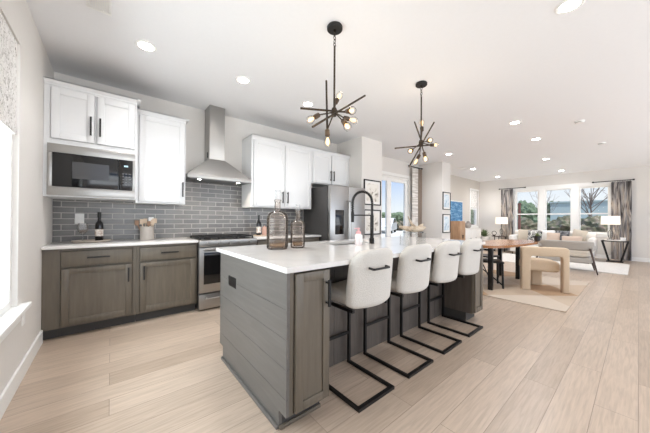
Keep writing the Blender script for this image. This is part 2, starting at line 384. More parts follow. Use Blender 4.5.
def tag(o, label, cat, group=None, kind=None):
    o['label'] = label; o['category'] = cat
    if group: o['group'] = group
    if kind: o['kind'] = kind
    return o
def thing(name, label, cat, loc=(0, 0, 0), group=None, rz=0.0):
    o = bpy.data.objects.new(name, None); COL.objects.link(o); o.location = loc; o.empty_display_size = 0.1
    o.rotation_euler = (0, 0, rz); OFF[o.name] = Vector(loc)
    return tag(o, label, cat, group)
def struct(name, mb, m, parent=None, smooth=0):
    o = mb.build(name, m, parent, smooth)
    if not parent: o['kind'] = 'structure'
    return o
def solo(name, mb, m, label, cat, group=None, smooth=30, loc=None):
    """a one-mesh thing, its origin moved to loc"""
    if loc is not None:
        mb.v = [(x - loc[0], y - loc[1], z - loc[2]) for x, y, z in mb.v]
    o = mb.build(name, m, None, smooth)
    if loc is not None: o.location = loc
    return tag(o, label, cat, group)
def dup(root, loc, label, group=None, rz=None):
    r = root.copy(); COL.objects.link(r); r.location = loc; r['label'] = label
    if rz is not None: r.rotation_euler = (0, 0, rz)
    if group: r['group'] = group
    for ch in list(root.children):
        c = ch.copy(); COL.objects.link(c); c.parent = r
        for g in ch.children:
            d = g.copy(); COL.objects.link(d); d.parent = c
    return r
def wall_holes(axis, a0, a1, t0, t1, z0, z1, holes):
    """wall slab running along axis from a0 to a1, thickness t0..t1, rectangular holes (u0,u1,z0,z1)"""
    mb = MB()
    def bx(u0, u1, zz0, zz1):
        if u1 - u0 < 1e-4 or zz1 - zz0 < 1e-4: return
        if axis == 'X': mb.box(u0, u1, t0, t1, zz0, zz1)
        else: mb.box(t0, t1, u0, u1, zz0, zz1)
    u = a0
    for (h0, h1, hz0, hz1) in sorted(holes):
        bx(u, h0, z0, z1); bx(h0, h1, z0, hz0); bx(h0, h1, hz1, z1); u = h1
    bx(u, a1, z0, z1)
    return mb

# ------------------------------------------------------------------ the room
XL, YW, XB = -0.507, 4.19, 12.10
YB = -3.6
struct('floor', MB().box(XL - .15, XB + .15, YB, 4.48, -0.10, 0), 'floor')
struct('ceiling', MB().box(XL - .15, XB + .15, YB, 4.48, H, H + .10), 'ceiling')
LW = (1.05, 2.80, 0.56, 2.42)
struct('wall_left', wall_holes('Y', YB, YW + .15, XL - .15, XL, 0, H, [LW]), 'wall')
struct('wall_back', MB().box(XL, 3.79, YW, YW + .15, 0, H), 'wall')
struct('wall_alcove', MB().box(3.79, 4.42, 3.47, YW + .15, 0, H), 'wall')
PD = (4.80, 6.64, 0.03, 2.37)
struct('wall_patio', wall_holes('X', 4.42, 7.12, 4.22, 4.37, 0, H, [PD]), 'wall')
struct('wall_gallery', MB().box(7.12, 7.62, 3.50, 4.37, 0, H), 'wall')
SW = (11.16, 11.92, 0.95, 2.40)
struct('wall_media', wall_holes('X', 7.62, XB, 4.33, 4.48, 0, H, [SW]), 'wall_media')
WZ0, WZ1 = 0.80, 2.32
WIN = [(2.34, 3.05), (1.455, 2.17), (0.59, 1.29)]
struct('wall_living', wall_holes('Y', YB, 4.48, XB, XB + .15, 0, H, [(a, b, WZ0, WZ1) for a, b in WIN]), 'wall')
def base(n, x0, x1, y0, y1):
    struct(n, MB().box(x0, x1, y0, y1, 0, .125, .004), 'trim')
base('baseboard_left', XL, XL + .016, YB, 3.60)
base('baseboard_living', XB - .016, XB, YB, 4.33)
base('baseboard_media', 7.63, XB - .017, 4.314, 4.33)
base('baseboard_gallery', 7.104, 7.12, 3.484, 4.22)
base('baseboard_gallery_front', 7.12, 7.62, 3.484, 3.50)
base('baseboard_alcove', 3.79, 4.42, 3.454, 3.47)
struct('wall_tile', MB().add(*(lambda b: (b.v, b.f))(MB().box(XL + .001, .76, YW - .012, YW, .915, 1.40).box(.76, 1.66, YW - .012, YW, .90, 1.84).box(1.66, 2.88, YW - .012, YW, .915, 1.40))), 'tile')

# windows
def window_x(n, y0, y1, z0, z1, xin, meet=None, sash=.04, label=None):
    """a window in a wall that faces along X (frame sits inside the hole)"""
    r = MB()
    xa, xb = xin + .03, xin + .10
    r.box(xa, xb, y0, y0 + sash, z0, z1).box(xa, xb, y1 - sash, y1, z0, z1).box(xa, xb, y0 + sash, y1 - sash, z0, z0 + sash).box(xa, xb, y0 + sash, y1 - sash, z1 - sash, z1)
    if meet: r.box(xa + .005, xb - .005, y0 + sash, y1 - sash, meet - .022, meet + .022)
    o = struct(n, r, 'trim')
    p = MB().box(xin + .062, xin + .068, y0 + sash, y1 - sash, z0 + sash, z1 - sash).build('window_pane', 'glass', o, 0)
    return o
for i, (a, b) in enumerate(WIN):
    window_x('window_%d' % (i + 2), a, b, WZ0, WZ1, XB, 1.435)
# casing around the three windows
c = MB().box(XB - .02, XB, .50, 3.14, WZ1, WZ1 + .14, .003).box(XB - .02, XB, .50, .59, .80, WZ1, .003).box(XB - .02, XB, 3.05, 3.14, .80, WZ1, .003)
c.box(XB - .02, XB, 1.29, 1.455, .80, WZ1, .003).box(XB - .02, XB, 2.17, 2.34, .80, WZ1, .003).box(XB - .05, XB, .47, 3.17, .765, .80, .004).box(XB - .018, XB, .50, 3.14, .68, .765, .003)
struct('trim_1', c, 'trim')
# the left window, with its sill
r = MB(); x0 = XL - .15
y0, y1, z0, z1 = LW
r.box(x0, XL - .03, y0, y0 + .045, z0, z1).box(x0, XL - .03, y1 - .045, y1, z0, z1).box(x0, XL - .03, y0 + .045, y1 - .045, z0, z0 + .05).box(x0, XL - .03, y0 + .045, y1 - .045, z1 - .045, z1)
o = struct('window_1', r, 'trim')
MB().box(XL - .112, XL - .106, y0 + .045, y1 - .045, z0 + .05, z1 - .045).build('window_pane', 'glass', o, 0)
struct('trim_2', MB().box(XL - .03, XL + .055, y0 - .03, y1 + .10, z0 - .028, z0 + .004, .006).box(XL, XL + .018, y0, y1, z0 - .10, z0 - .028, .003), 'trim')
solo('roman_shade', MB().box(XL - .028, XL - .006, y0 + .03, y1 - .05, 1.80, z1 - .01, .004).box(XL - .034, XL - .001, y0 + .03, y1 - .05, 1.765, 1.80, .006), 'shade',
     'speckled grey and white roman shade half lowered in the left window', 'window shade')
# narrow window in the media wall
r = MB(); x0, x1, z0, z1 = SW
r.box(x0, x0 + .05, 4.36, 4.44, z0, z1).box(x1 - .05, x1, 4.36, 4.44, z0, z1).box(x0 + .05, x1 - .05, 4.36, 4.44, z0, z0 + .05).box(x0 + .05, x1 - .05, 4.36, 4.44, z1 - .05, z1)
r.box(x0 + .05, x1 - .05, 4.37, 4.43, 1.64, 1.68)
o = struct('window_5', r, 'trim')
MB().box(x0 + .05, x1 - .05, 4.398, 4.403, z0 + .05, z1 - .05).build('window_pane', 'glass', o, 0)
struct('trim_3', MB().box(x0 - .07, x0, 4.312, 4.33, z0 - .07, z1 + .08, .003).box(x1, x1 + .07, 4.312, 4.33, z0 - .07, z1 + .08, .003).box(x0, x1, 4.312, 4.33, z1, z1 + .08, .003).box(x0, x1, 4.30, 4.33, z0 - .07, z0, .003), 'trim')
solo('roman_shade', MB().box(x0 + .01, x1 - .01, 4.335, 4.352, 1.74, z1 - .01, .003).box(x0 + .01, x1 - .01, 4.332, 4.355, 1.70, 1.74, .004), 'shade',
     'small patterned roman shade in the narrow far window', 'window shade')
# patio door: two glazed leaves
x0, x1, z0, z1 = PD
r = MB().box(x0, x0 + .05, 4.24, 4.36, z0, z1).box(x1 - .05, x1, 4.24, 4.36, z0, z1).box(x0 + .05, x1 - .05, 4.24, 4.36, z1 - .05, z1).box(x0, x1, 4.22, 4.37, 0.0, z0)
for a, b in ((x0 + .05, 5.75), (5.75, x1 - .05)):
    r.box(a, a + .09, 4.27, 4.325, z0, z1 - .05).box(b - .09, b, 4.27, 4.325, z0, z1 - .05).box(a + .09, b - .09, 4.27, 4.325, z0, z0 + .10).box(a + .09, b - .09, 4.27, 4.325, z1 - .14, z1 - .05)
o = struct('door_1', r, 'trim')
for a, b in ((x0 + .05, 5.75), (5.75, x1 - .05)):
    MB().box(a + .09, b - .09, 4.295, 4.301, z0 + .10, z1 - .14).build('door_pane', 'glass', o, 0)
struct('trim_4', MB().box(x0 - .08, x0, 4.203, 4.22, 0, z1 + .08, .003).box(x1, x1 + .08, 4.203, 4.22, 0, z1 + .08, .003).box(x0, x1, 4.203, 4.22, z1, z1 + .08, .003), 'trim')

# ------------------------------------------------------------------ outdoors
struct('ground', MB().box(-160, 300, -120, 220, -.5, -.2), 'lawn')
struct('bounce_slab', MB().box(-14, 20, -16, YB - .02, -.2, -.06), 'patio')  # unseen pale slab added to bounce sunlight up to the ceiling
struct('patio', MB().box(4.6, 26, 4.50, 17, -.2, -.06), 'patio')
def blob(c, r, seed, sq=(1, 1, 1), amp=.3, sub=4):
    rnd = random.Random(seed); bm = bmesh.new(); bmesh.ops.create_icosphere(bm, subdivisions=sub, radius=1)
    ph = [(Vector((rnd.uniform(-1, 1), rnd.uniform(-1, 1), rnd.uniform(-1, 1))).normalized() * rnd.uniform(3, 11), rnd.uniform(0, 6.28)) for _ in range(14)]
    for v in bm.verts:
        d = sum(math.sin(v.co.dot(k) + p) for k, p in ph) / 14
        k = r * (1 + amp * d * 2 + rnd.uniform(-.10, .10))
        v.co = Vector((c[0] + v.co.x * k * sq[0], c[1] + v.co.y * k * sq[1], c[2] + v.co.z * k * sq[2]))
    return MB().frombm(bm)
def tree(x, y, h, w, label, grp, seed, m='leaf', name='evergreen_tree'):
    t = thing(name, label, 'tree', (x, y, -.2), grp)
    blob((x, y, -.2 + h * .60), h * .42, seed, (w, w, 1.0)).build('crown', m, t, 0)
    MB().tube([(x, y, -.25), (x, y, h * .3), (x + .1, y, h * .5)], [h * .04, h * .03, h * .015], 8).build('trunk', 'bark', t)
def bare_tree(x, y, h, label, seed, grp=None):
    rnd = random.Random(seed); t = thing('bare_tree', label, 'tree', (x, y, -.2), grp)
    MB().tube([(x, y, -.25), (x + .05, y, h * .2), (x, y + .1, h * .45)], [h * .007, h * .006, h * .005], 8).build('trunk', 'bark', t)
    b = MB()
    for i in range(16):
        a = rnd.uniform(0, 6.28); z = h * rnd.uniform(.16, .46); L = h * rnd.uniform(.28, .55); ti = rnd.uniform(.35, .9)
        d = Vector((math.cos(a) * ti, math.sin(a) * ti, 1)).normalized(); p = Vector((x, y, z)); q = p + d * L
        b.tube([p, (p + q) / 2 + Vector((rnd.uniform(-.05, .05) * h, rnd.uniform(-.05, .05) * h, 0)), q], [h * .0034, h * .0026, h * .0014], 5)
        for k in range(3):
            s_ = p + d * L * rnd.uniform(.35, .9); e_ = s_ + Vector((rnd.uniform(-1, 1), rnd.uniform(-1, 1), rnd.uniform(.2, 1))) * h * .12
            b.tube([s_, e_], [h * .0020, h * .0010], 4)
    b.build('branch', 'bark', t)
OUT_TREES = 'evergreens beyond the living room windows'

# ------------------------------------------------------------------ kitchen run along the back wall
def handle_v(x, yf, z0, z1, parent, proj=.032):
    m = MB().bar((x, yf - proj, z0), (x, yf - proj, z1), .015, .012)
    m.bar((x, yf + .001, z0 + .02), (x, yf - proj, z0 + .02), .010).bar((x, yf + .001, z1 - .02), (x, yf - proj, z1 - .02), .010)
    return m.build('handle', 'black', parent)
def handle_h(x0, x1, yf, z, parent, proj=.032):
    m = MB().bar((x0, yf - proj, z), (x1, yf - proj, z), .012, .015)
    m.bar((x0 + .02, yf + .001, z), (x0 + .02, yf - proj, z), .010).bar((x1 - .02, yf + .001, z), (x1 - .02, yf - proj, z), .010)
    return m.build('handle', 'black', parent)
def shaker(x0, x1, z0, z1, yb, m, parent, name='door', w=.058, t=.02):
    yf = yb - t; yb = yb + .016; k = MB()
    k.box(x0, x0 + w, yf, yb, z0, z1, .0035).box(x1 - w, x1, yf, yb, z0, z1, .0035).box(x0 + w, x1 - w, yf, yb, z0, z0 + w, .002).box(x0 + w, x1 - w, yf, yb, z1 - w, z1, .002)
    k.box(x0 + w - .004, x1 - w + .004, yf + .010, yb, z0 + w - .004, z1 - w + .004)
    return k.build(name, m, parent)
def slab(x0, x1, z0, z1, yb, m, parent, name='drawer', t=.02):
    return MB().box(x0, x1, yb - t, yb + .016, z0, z1, .003).build(name, m, parent)
CF = 3.615   # face of base cabinets
CT = .885    # underside of worktop
def face(x0, x1, z0, z1, cells, yf, yb, g=.005):
    """face frame with a gap round each door or drawer; cells = (xa, xb, za, zb)"""
    k = MB(); cols = sorted({(c[0], c[1]) for c in cells}); x = x0
    for a, b in cols:
        k.box(x, a - g, yf, yb, z0, z1); z = z0
        for c in sorted([c for c in cells if (c[0], c[1]) == (a, b)], key=lambda c: c[2]):
            if c[2] - g > z: k.box(a - g, b + g, yf, yb, z, c[2] - g)
            z = c[3] + g
        if z1 > z: k.box(a - g, b + g, yf, yb, z, z1)
        x = b + g
    k.box(x, x1, yf, yb, z0, z1)
    return k
def base_cab(x0, x1, label, cells, filler=None):
    t = thing('base_cabinet', label, 'cabinet', ((x0 + x1) / 2, 3.9, 0))
    MB().box(x0, x1, CF + .020, YW - .014, .105, CT).build('body', 'cab_wood', t)
    face(x0, x1, .105, CT, [(c[1], c[2], c[3], c[4]) for c in cells], CF, CF + .020).build('face_frame', 'cab_wood', t)
    MB().box(x0 + .001, x1 - .001, 3.685, 4.10, 0, .105).build('toe_kick', 'toe', t)
    for (kind, a, b, z0, z1, h) in cells:
        if kind == 'drawer':
            d = slab(a, b, z0, z1, CF, 'cab_wood', t); handle_h((a + b) / 2 - .09, (a + b) / 2 + .09, CF - .02, (z0 + z1) / 2 + .008, d)
        else:
            d = shaker(a, b, z0, z1, CF, 'cab_wood', t); handle_v(h, CF - .02, z1 - .19, z1 - .035, d)
    return t
base_cab(XL + .002, .222, 'grey stained base cabinet in the corner under the tray and wine bottle',
         [('drawer', -.375, .185, .705, .855, 0), ('door', -.375, .185, .125, .685, .152)])
base_cab(.224, .856, 'grey stained base cabinet under the utensil crock, left of the range',
         [('drawer', .258, .835, .705, .855, 0), ('door', .258, .835, .125, .685, .293)])
base_cab(1.655, 2.26, 'grey stained base cabinet just right of the range',
         [('drawer', 1.675, 2.24, .705, .855, 0), ('door', 1.675, 2.24, .125, .685, 2.2)])
base_cab(2.262, 2.85, 'grey stained base cabinet beside the refrigerator',
         [('drawer', 2.28, 2.83, .705, .855, 0), ('door', 2.28, 2.83, .125, .685, 2.32)])
def worktop(x0, x1, label):
    t = solo('countertop', MB().box(x0, x1, 3.57, YW - .0125, CT + .0005, .915, .004), 'quartz', label, 'countertop', 'perimeter worktops')
worktop(XL + .002, .860, 'white quartz worktop running from the left wall to the range')
worktop(1.650, 2.868, 'white quartz worktop between the range and the refrigerator')

# range
t = thing('gas_range', 'stainless gas range with black oven glass under the hood', 'stove', (1.255, 3.85, 0))
rx0, rx1 = .866, 1.645
MB().box(rx0, rx1, 3.60, YW - .014, .02, .895, .003).box(rx0 + .03, rx1 - .03, 3.68, 4.1, 0, .02).build('body', 'steel_dark', t)
MB().box(rx0 - .001, rx1 + .001, 3.545, 3.60, .825, .912, .008).build('control_panel', 'steel', t)
d = MB().box(rx0 + .002, rx1 - .002, 3.552, 3.60, .235, .815, .006).build('oven_door', 'steel', t)
MB().box(rx0 + .055, rx1 - .055, 3.546, 3.552, .345, .75, .002).build('oven_glass', 'blackgloss', d)
MB().tube([(rx0 + .04, 3.495, .795), (rx1 - .04, 3.495, .795)], .014, 12).bar((rx0 + .07, 3.495, .795), (rx0 + .07, 3.555, .795), .02).bar((rx1 - .07, 3.495, .795), (rx1 - .07, 3.555, .795), .02).build('handle', 'steel', d)
d = MB().box(rx0 + .002, rx1 - .002, 3.552, 3.60, .025, .215, .006).build('drawer', 'steel', t)
MB().tube([(rx0 + .06, 3.505, .165), (rx1 - .06, 3.505, .165)], .012, 12).bar((rx0 + .09, 3.505, .165), (rx0 + .09, 3.555, .165), .018).bar((rx1 - .09, 3.505, .165), (rx1 - .09, 3.555, .165), .018).build('handle', 'steel', d)
MB().box(rx0 + .01, rx1 - .01, 3.605, YW - .02, .895, .912, .004).build('cooktop', 'steel_dark', t)
for k in range(3):
    gx0 = rx0 + .03 + k * .243; gx1 = gx0 + .232; g = MB()
    for u in (gx0, (gx0 + gx1) / 2, gx1): g.bar((u, 3.64, .940), (u, 4.14, .940), .014, .016)
    for v in (3.64, 3.77, 3.89, 4.01, 4.14): g.bar((gx0, v, .940), (gx1, v, .940), .014, .016)
    for u in (gx0, gx1):
        for v in (3.64, 4.14): g.bar((u, v, .912), (u, v, .945), .016)
    g.build('grate', 'iron', t)
for bx, by in ((rx0 + .145, 3.74), (rx0 + .145, 4.03), (1.255, 3.89), (rx1 - .145, 3.74), (rx1 - .145, 4.03)):
    MB().lathe([(0, .0), (.045, 0), (.045, .012), (.030, .020), (0, .020)], (bx, by, .9125), 20).build('burner', 'iron', t)
for k in range(5):
    kx = rx0 + .11 + k * .14
    MB().tube([(kx, 3.546, .868), (kx, 3.515, .868)], .019, 16).build('knob', 'steel', t)

# hood
t = thing('range_hood', 'stainless pyramid range hood with a tall chimney', 'range hood', (1.2, 3.97, 1.73))
hx0, hx1, hy0, hy1 = .765, 1.640, 3.745, YW - .013
k = MB().box(hx0, hx1, hy0, hy1, 1.735, 1.785, .003)
k.build('rim', 'steel', t)
k = MB()
a = [(hx0 + .002, hy0 + .002, 1.785), (hx1 - .002, hy0 + .002, 1.785), (hx1 - .002, hy1, 1.785), (hx0 + .002, hy1, 1.785)]
b = [(1.075, 3.92, 2.05), (1.30, 3.92, 2.05), (1.30, hy1, 2.05), (1.075, hy1, 2.05)]
k.add(a + b, [(3, 2, 1, 0), (4, 5, 6, 7), (0, 1, 5, 4), (1, 2, 6, 5), (2, 3, 7, 6), (3, 0, 4, 7)])
k.build('canopy', 'steel', t)
MB().box(1.08, 1.295, 3.925, hy1, 2.05, H - .001, .002).build('chimney', 'steel', t)
MB().box(1.0775, 1.08, 3.99, 4.04, 2.08, 2.16).build('vent_grille', 'iron', t)
MB().box(hx0 + .03, hx1 - .03, hy0 + .03, hy1 - .02, 1.728, 1.735).build('filter', 'steel_dark', t)
for lx in (.93, 1.47):
    MB().lathe([(0, 0), (.022, 0), (.022, .0015), (0, .0015)], (lx, 3.84, 1.7265), 16).build('lamp_lens', 'lens', t)
    sd = bpy.data.lights.new('hood_lamp', 'SPOT'); sd.energy = 3.5; sd.spot_size = 2.2; sd.spot_blend = .6; sd.color = (1, .84, .66); sd.shadow_soft_size = .03
    so = bpy.data.objects.new('hood_lamp', sd); COL.objects.link(so); so.location = (lx, 3.84, 1.715)

# wall cabinets
def crown(x0, x1, yf, yb, z, right=True, left=False, h=.055, pj=.035):
    m = MB(); xa = x0 - (pj if left else 0); xb = x1 + (pj if right else 0)
    m.box(x0, x1, yf - .008, yb, z, z + h * .35, .002)
    prof = [(yf - .008, z + h * .3), (yf - pj, z + h * .8), (yf - pj, z + h), (yb, z + h), (yb, z + h * .3)]
    m.prism(prof, 'X', x0, x1)
    m.box(x0, xb, yf - pj, yb, z + h * .78, z + h, .002)
    return m
def wall_cab(name, label, x0, x1, yf, z0, z1, doors, crown_right, handle_len=.19):
    t = thing(name, label, 'cabinet', ((x0 + x1) / 2, YW - .2, z0))
    MB().box(x0, x1, yf + .020, YW - .002, z0, z1).build('body', 'cab_white', t)
    face(x0, x1, z0, z1, [(c[0], c[1], c[2], c[3]) for c in doors], yf, yf + .020).build('face_frame', 'cab_white', t)
    crown(x0, x1, yf, YW - .002, z1, crown_right).build('crown_molding', 'cab_white', t)
    for (a, b, dz0, dz1, hx, hz) in doors:
        d = shaker(a, b, dz0, dz1, yf, 'cab_white', t); handle_v(hx, yf - .02, hz, hz + handle_len, d)
    return t
MF = 3.62
t = wall_cab('wall_cabinet', 'white wall cabinet above the microwave, against the left wall', XL + .002, .218, MF, 1.40, 2.475,
             [(-.455, -.142, 1.965, 2.455, -.168, 2.035), (-.120, .195, 1.965, 2.455, -.095, 2.035)], True)
wall_cab('wall_cabinet', 'tall single-door white wall cabinet left of the hood', .220, .752, 3.81, 1.375, 2.44, [(.252, .735, 1.395, 2.430, .713, 1.47)], True)
wall_cab('wall_cabinet', 'two-door white wall cabinet right of the hood', 1.665, 2.815, 3.81, 1.375, 2.445,
         [(1.700, 2.232, 1.395, 2.425, 2.200, 1.455), (2.262, 2.795, 1.395, 2.425, 2.295, 1.455)], False)
wall_cab('wall_cabinet', 'short white wall cabinet above the refrigerator', 2.817, 3.785, 3.81, 1.855, 2.445,
         [(2.845, 3.275, 1.87, 2.425, 3.250, 1.93), (3.300, 3.735, 1.87, 2.425, 3.330, 1.93)], False)

# built-in microwave
t = thing('microwave', 'built-in stainless microwave below the corner wall cabinet', 'microwave', (-.14, MF, 1.41))
mx0, mx1, mz0, mz1 = -.478, .203, 1.412, 1.912
MB().box(mx0, mx1, MF - .022, MF - .0005, mz0, mz0 + .085, .003).box(mx0, mx1, MF - .022, MF - .0005, mz1 - .085, mz1, .003).box(mx0, mx0 + .035, MF - .022, MF - .0005, mz0 + .085, mz1 - .085, .002).box(mx1 - .022, mx1, MF - .022, MF - .0005, mz0 + .085, mz1 - .085, .002).build('trim_frame', 'steel', t)
gx0, gx1, gz0, gz1 = mx0 + .036, mx1 - .023, mz0 + .086, mz1 - .086
d = MB().box(gx0, gx1 - .125, MF - .03, MF - .001, gz0, gz1, .002).build('door', 'blackgloss', t)
MB().box(gx0 + .14, gx1 - .20, MF - .0315, MF - .0295, gz0 + .085, gz1 - .075).build('window_glass', 'screen', d)
d = MB().box(gx1 - .123, gx1, MF - .03, MF - .001, gz0, gz1, .002).build('control_panel', 'blackgloss', t)
MB().box(gx1 - .075, gx1 - .04, MF - .0315, MF - .0295, gz1 - .075, gz1 - .058).build('display', mat('microwave display', (150, 160, 170), .3, emit=(150, 190, 210), emit_s=.6), d)
k = MB()
for rr in range(5):
    for cc in range(3): k.box(gx1 - .092 + cc * .028, gx1 - .074 + cc * .028, MF - .0312, MF - .0297, gz0 + .05 + rr * .03, gz0 + .062 + rr * .03)
k.build('keypad', mat('keypad grey', (84, 84, 86), .4), d)

# refrigerator
t = thing('refrigerator', 'stainless side-by-side refrigerator with water dispenser', 'refrigerator', (3.33, 3.75, 0))
fx0, fx1, fy = 2.885, 3.765, 3.355
MB().box(fx0, fx1, 3.435, 4.15, .02, 1.775, .004).box(fx0 + .05, fx1 - .05, 3.5, 4.1, 0, .02).build('body', 'fridge_side', t)
MB().box(fx0 + .01, fx1 - .01, 3.42, 3.435, .02, .10).build('kick_grille', 'iron', t)
dl = MB().box(fx0, 3.318, fy, 3.425, .105, 1.79, .012, 3).build('door', 'fridge_steel', t)
dr = MB().box(3.324, fx1, fy, 3.425, .105, 1.79, .012, 3).build('door', 'fridge_steel', t)
for hx, dd in ((3.288, dl), (3.354, dr)):
    MB().tube([(hx, fy + .002, .62), (hx, fy - .05, .65), (hx, fy - .05, 1.50), (hx, fy + .002, 1.53)], .013, 10).build('handle', 'steel', dd)
w = MB().box(3.00, 3.205, fy - .004, fy + .001, .93, 1.36, .002).build('dispenser', 'blackgloss', dl)

# ------------------------------------------------------------------ island
t = thing('kitchen_island', 'grey boarded kitchen island with stools along its long side', 'kitchen island', (2.1, 1.75, 0))
SX0, SX1, SY0, SY1 = 1.72, 2.30, 1.915, 2.22
IX0, IX1, IYF, IYB = .765, 3.50, 1.225, 2.340
MB().box(IX0, SX0 - .02, 1.600, IYB, .105, .904).box(SX1 + .02, IX1, 1.600, IYB, .105, .904).box(SX0 - .02, SX1 + .02, 1.600, IYB, .105, .69).box(SX0 - .02, SX1 + .02, 1.600, SY0 - .02, .69, .904).box(SX0 - .02, SX1 + .02, SY1 + .02, IYB, .69, .904).build('body', 'island_dark', t)
MB().box(IX0 + .002, IX1 - .002, 1.602, IYB - .075, 0, .105).build('toe_kick', 'toe', t)
# boarded end panel with toe notches
k = MB()
zz = [.0, .20, .365, .53, .695, .904]
for i in range(5):
    z0, z1 = zz[i] + (.0008 if i else 0), zz[i + 1] - .0008
    if i == 0:
        poly = [(IYF + .078, 0), (IYB - .08, 0), (IYB - .08, .105), (IYB, .105), (IYB, z1), (IYF, z1), (IYF, .105), (IYF + .078, .105)]
        k.prism(poly, 'X', .745, .7648)
    else: k.box(.745, .7648, IYF, IYB, z0, z1, .0012, 1)
k.box(.752, .7648, IYF + .08, IYB - .08, .001, .88)
k.build('end_panel', 'island_wood', t)
MB().box(.728, .745, IYF + .078, IYB - .08, 0, .022, .004).build('shoe_molding', 'island_wood', t)
w = MB().box(.7415, .745, 1.972, 2.128, .655, .735, .002).build('outlet', 'black', t)
# small cabinet at the end facing the stools
c1 = MB().box(IX0, 1.045, IYF + .020, 1.600, .105, .904).build('end_cabinet', 'island_dark', t); face(IX0, 1.045, .105, .904, [(.795, 1.038, .115, .890)], IYF, IYF + .020).build('face_frame', 'cab_wood', c1)
d = shaker(.795, 1.038, .115, .890, IYF, 'cab_wood', t, w=.05); handle_v(1.008, IYF - .02, .675, .835, d)
MB().box(IX0, 1.04, IYF + .078, 1.600, 0, .104).build('toe_kick', 'toe', t)
MB().box(IX0 - .02, 1.04, IYF + .062, IYF + .078, 0, .022, .004).build('shoe_molding', 'cab_wood', t)
c2 = MB().box(3.242, IX1, IYF + .020, 1.600, .105, .904).build('end_cabinet', 'island_dark', t); face(3.242, IX1, .105, .904, [(3.262, 3.492, .115, .890)], IYF, IYF + .020).build('face_frame', 'cab_wood', c2)
shaker(3.262, 3.492, .115, .890, IYF, 'cab_wood', t, w=.05)
MB().box(3.247, IX1 - .002, IYF + .078, 1.600, 0, .104).build('toe_kick', 'toe', t)
# vertical boards on the knee-space back
k = MB()
for i in range(12):
    a = 1.05 + i * (3.24 - 1.05) / 12; k.box(a + .002, a + (3.24 - 1.05) / 12 - .002, 1.588, 1.600, .0, .904)
k.build('back_panel', 'island_dark', t)
# top with a sink cut-out
TX0, TX1, TY0, TY1 = .722, 3.545, 1.195, 2.405
bm = bmesh.new()
def topverts(z): return [bm.verts.new(p) for p in ((TX0, TY0, z), (TX1, TY0, z), (TX1, TY1, z), (TX0, TY1, z), (SX0, SY0, z), (SX1, SY0, z), (SX1, SY1, z), (SX0, SY1, z))]
A_, B_ = topverts(.935), topverts(.9045)
for i in range(4):
    j = (i + 1) % 4
    bm.faces.new((A_[i], A_[j], A_[j + 4], A_[i + 4])); bm.faces.new((B_[j], B_[i], B_[i + 4], B_[j + 4]))
    bm.faces.new((A_[j], A_[i], B_[i], B_[j])); bm.faces.new((A_[i + 4], A_[j + 4], B_[j + 4], B_[i + 4]))
ed = [e_ for e_ in bm.edges if (abs(e_.verts[0].co.z - e_.verts[1].co.z) > .01 and e_.verts[0] in A_[:4] + B_[:4])]
bmesh.ops.bevel(bm, geom=ed, offset=.012, segments=4, affect='EDGES', profile=.5)
solo('countertop', MB().frombm(bm), 'quartz', 'white quartz island top with the sink and two large bottles', 'countertop', smooth=30)
k = MB()
sx0, sx1, s0, s1 = SX0 - .01, SX1 + .01, SY0 - .01, SY1 + .01
k.box(sx0, sx1, s0, s1, .70, .704).box(sx0, sx0 + .004, s0, s1, .704, .904).box(sx1 - .004, sx1, s0, s1, .704, .904).box(sx0 + .004, sx1 - .004, s0, s0 + .004, .704, .904).box(sx0 + .004, sx1 - .004, s1 - .004, s1, .704, .904)
solo('kitchen_sink', k, 'steel', 'stainless undermount sink set in the island top', 'sink', smooth=0)

# faucet
fx, fyy = 2.19, 1.85
t = thing('kitchen_faucet', 'matte black spring-neck faucet beside the island sink', 'faucet', (fx, fyy, .935))
MB().lathe([(0, 0), (.027, 0), (.027, .055), (.019, .065), (.019, .30), (.016, .31), (0, .31)], (fx, fyy, .9355), 20).build('body', 'black', t)
dirv = Vector((-.155, .142, 0)); dl_ = dirv.length; dn = dirv / dl_
arc = [Vector((fx, fyy, 1.22))] + [Vector((fx, fyy, 1.22 + .165 * i / 4)) for i in range(1, 5)]
for i in range(1, 13):
    a = math.pi * i / 12; arc.append(Vector((fx, fyy, 1.385)) + dn * (dl_ / 2 * (1 - math.cos(a))) + Vector((0, 0, .115 * math.sin(a))))
arc += [Vector((fx, fyy, 1.355)) + dirv, Vector((fx, fyy, 1.285)) + dirv]
MB().tube(arc, .011, 10).build('neck', 'black', t)
sp = MB(); tot = 110
def arcpt(s_):
    u = s_ * (len(arc) - 1); i = min(int(u), len(arc) - 2); return arc[i].lerp(arc[i + 1], u - i)
pts = []
for i in range(0, 441):
    s_ = i / 440; p = arcpt(s_); tng = (arcpt(min(1, s_ + .01)) - arcpt(max(0, s_ - .01))).normalized()
    sd_ = dn.cross(Vector((0, 0, 1))).normalized(); nn = sd_.cross(tng); th = s_ * 2 * math.pi * 55
    pts.append(p + (sd_ * math.cos(th) + nn * math.sin(th)) * .0145)
sp.tube(pts, .0028, 5).build('spring', 'black', t)
e0 = Vector((fx, fyy, 1.285)) + dirv
MB().tube([e0, e0 - Vector((0, 0, .03)), e0 - Vector((0, 0, .12))], [.014, .019, .017], 12).build('spray_head', 'black', t)
MB().tube([(fx, fyy, 1.242), Vector((fx, fyy, 1.242)) + dirv], .007, 8).build('support_arm', 'black', t)
MB().tube([(fx, fyy, 1.02), (fx - .035, fyy - .03, 1.025), (fx - .055, fyy - .045, 1.11)], [.011, .010, .006], 8).build('lever', 'black', t)

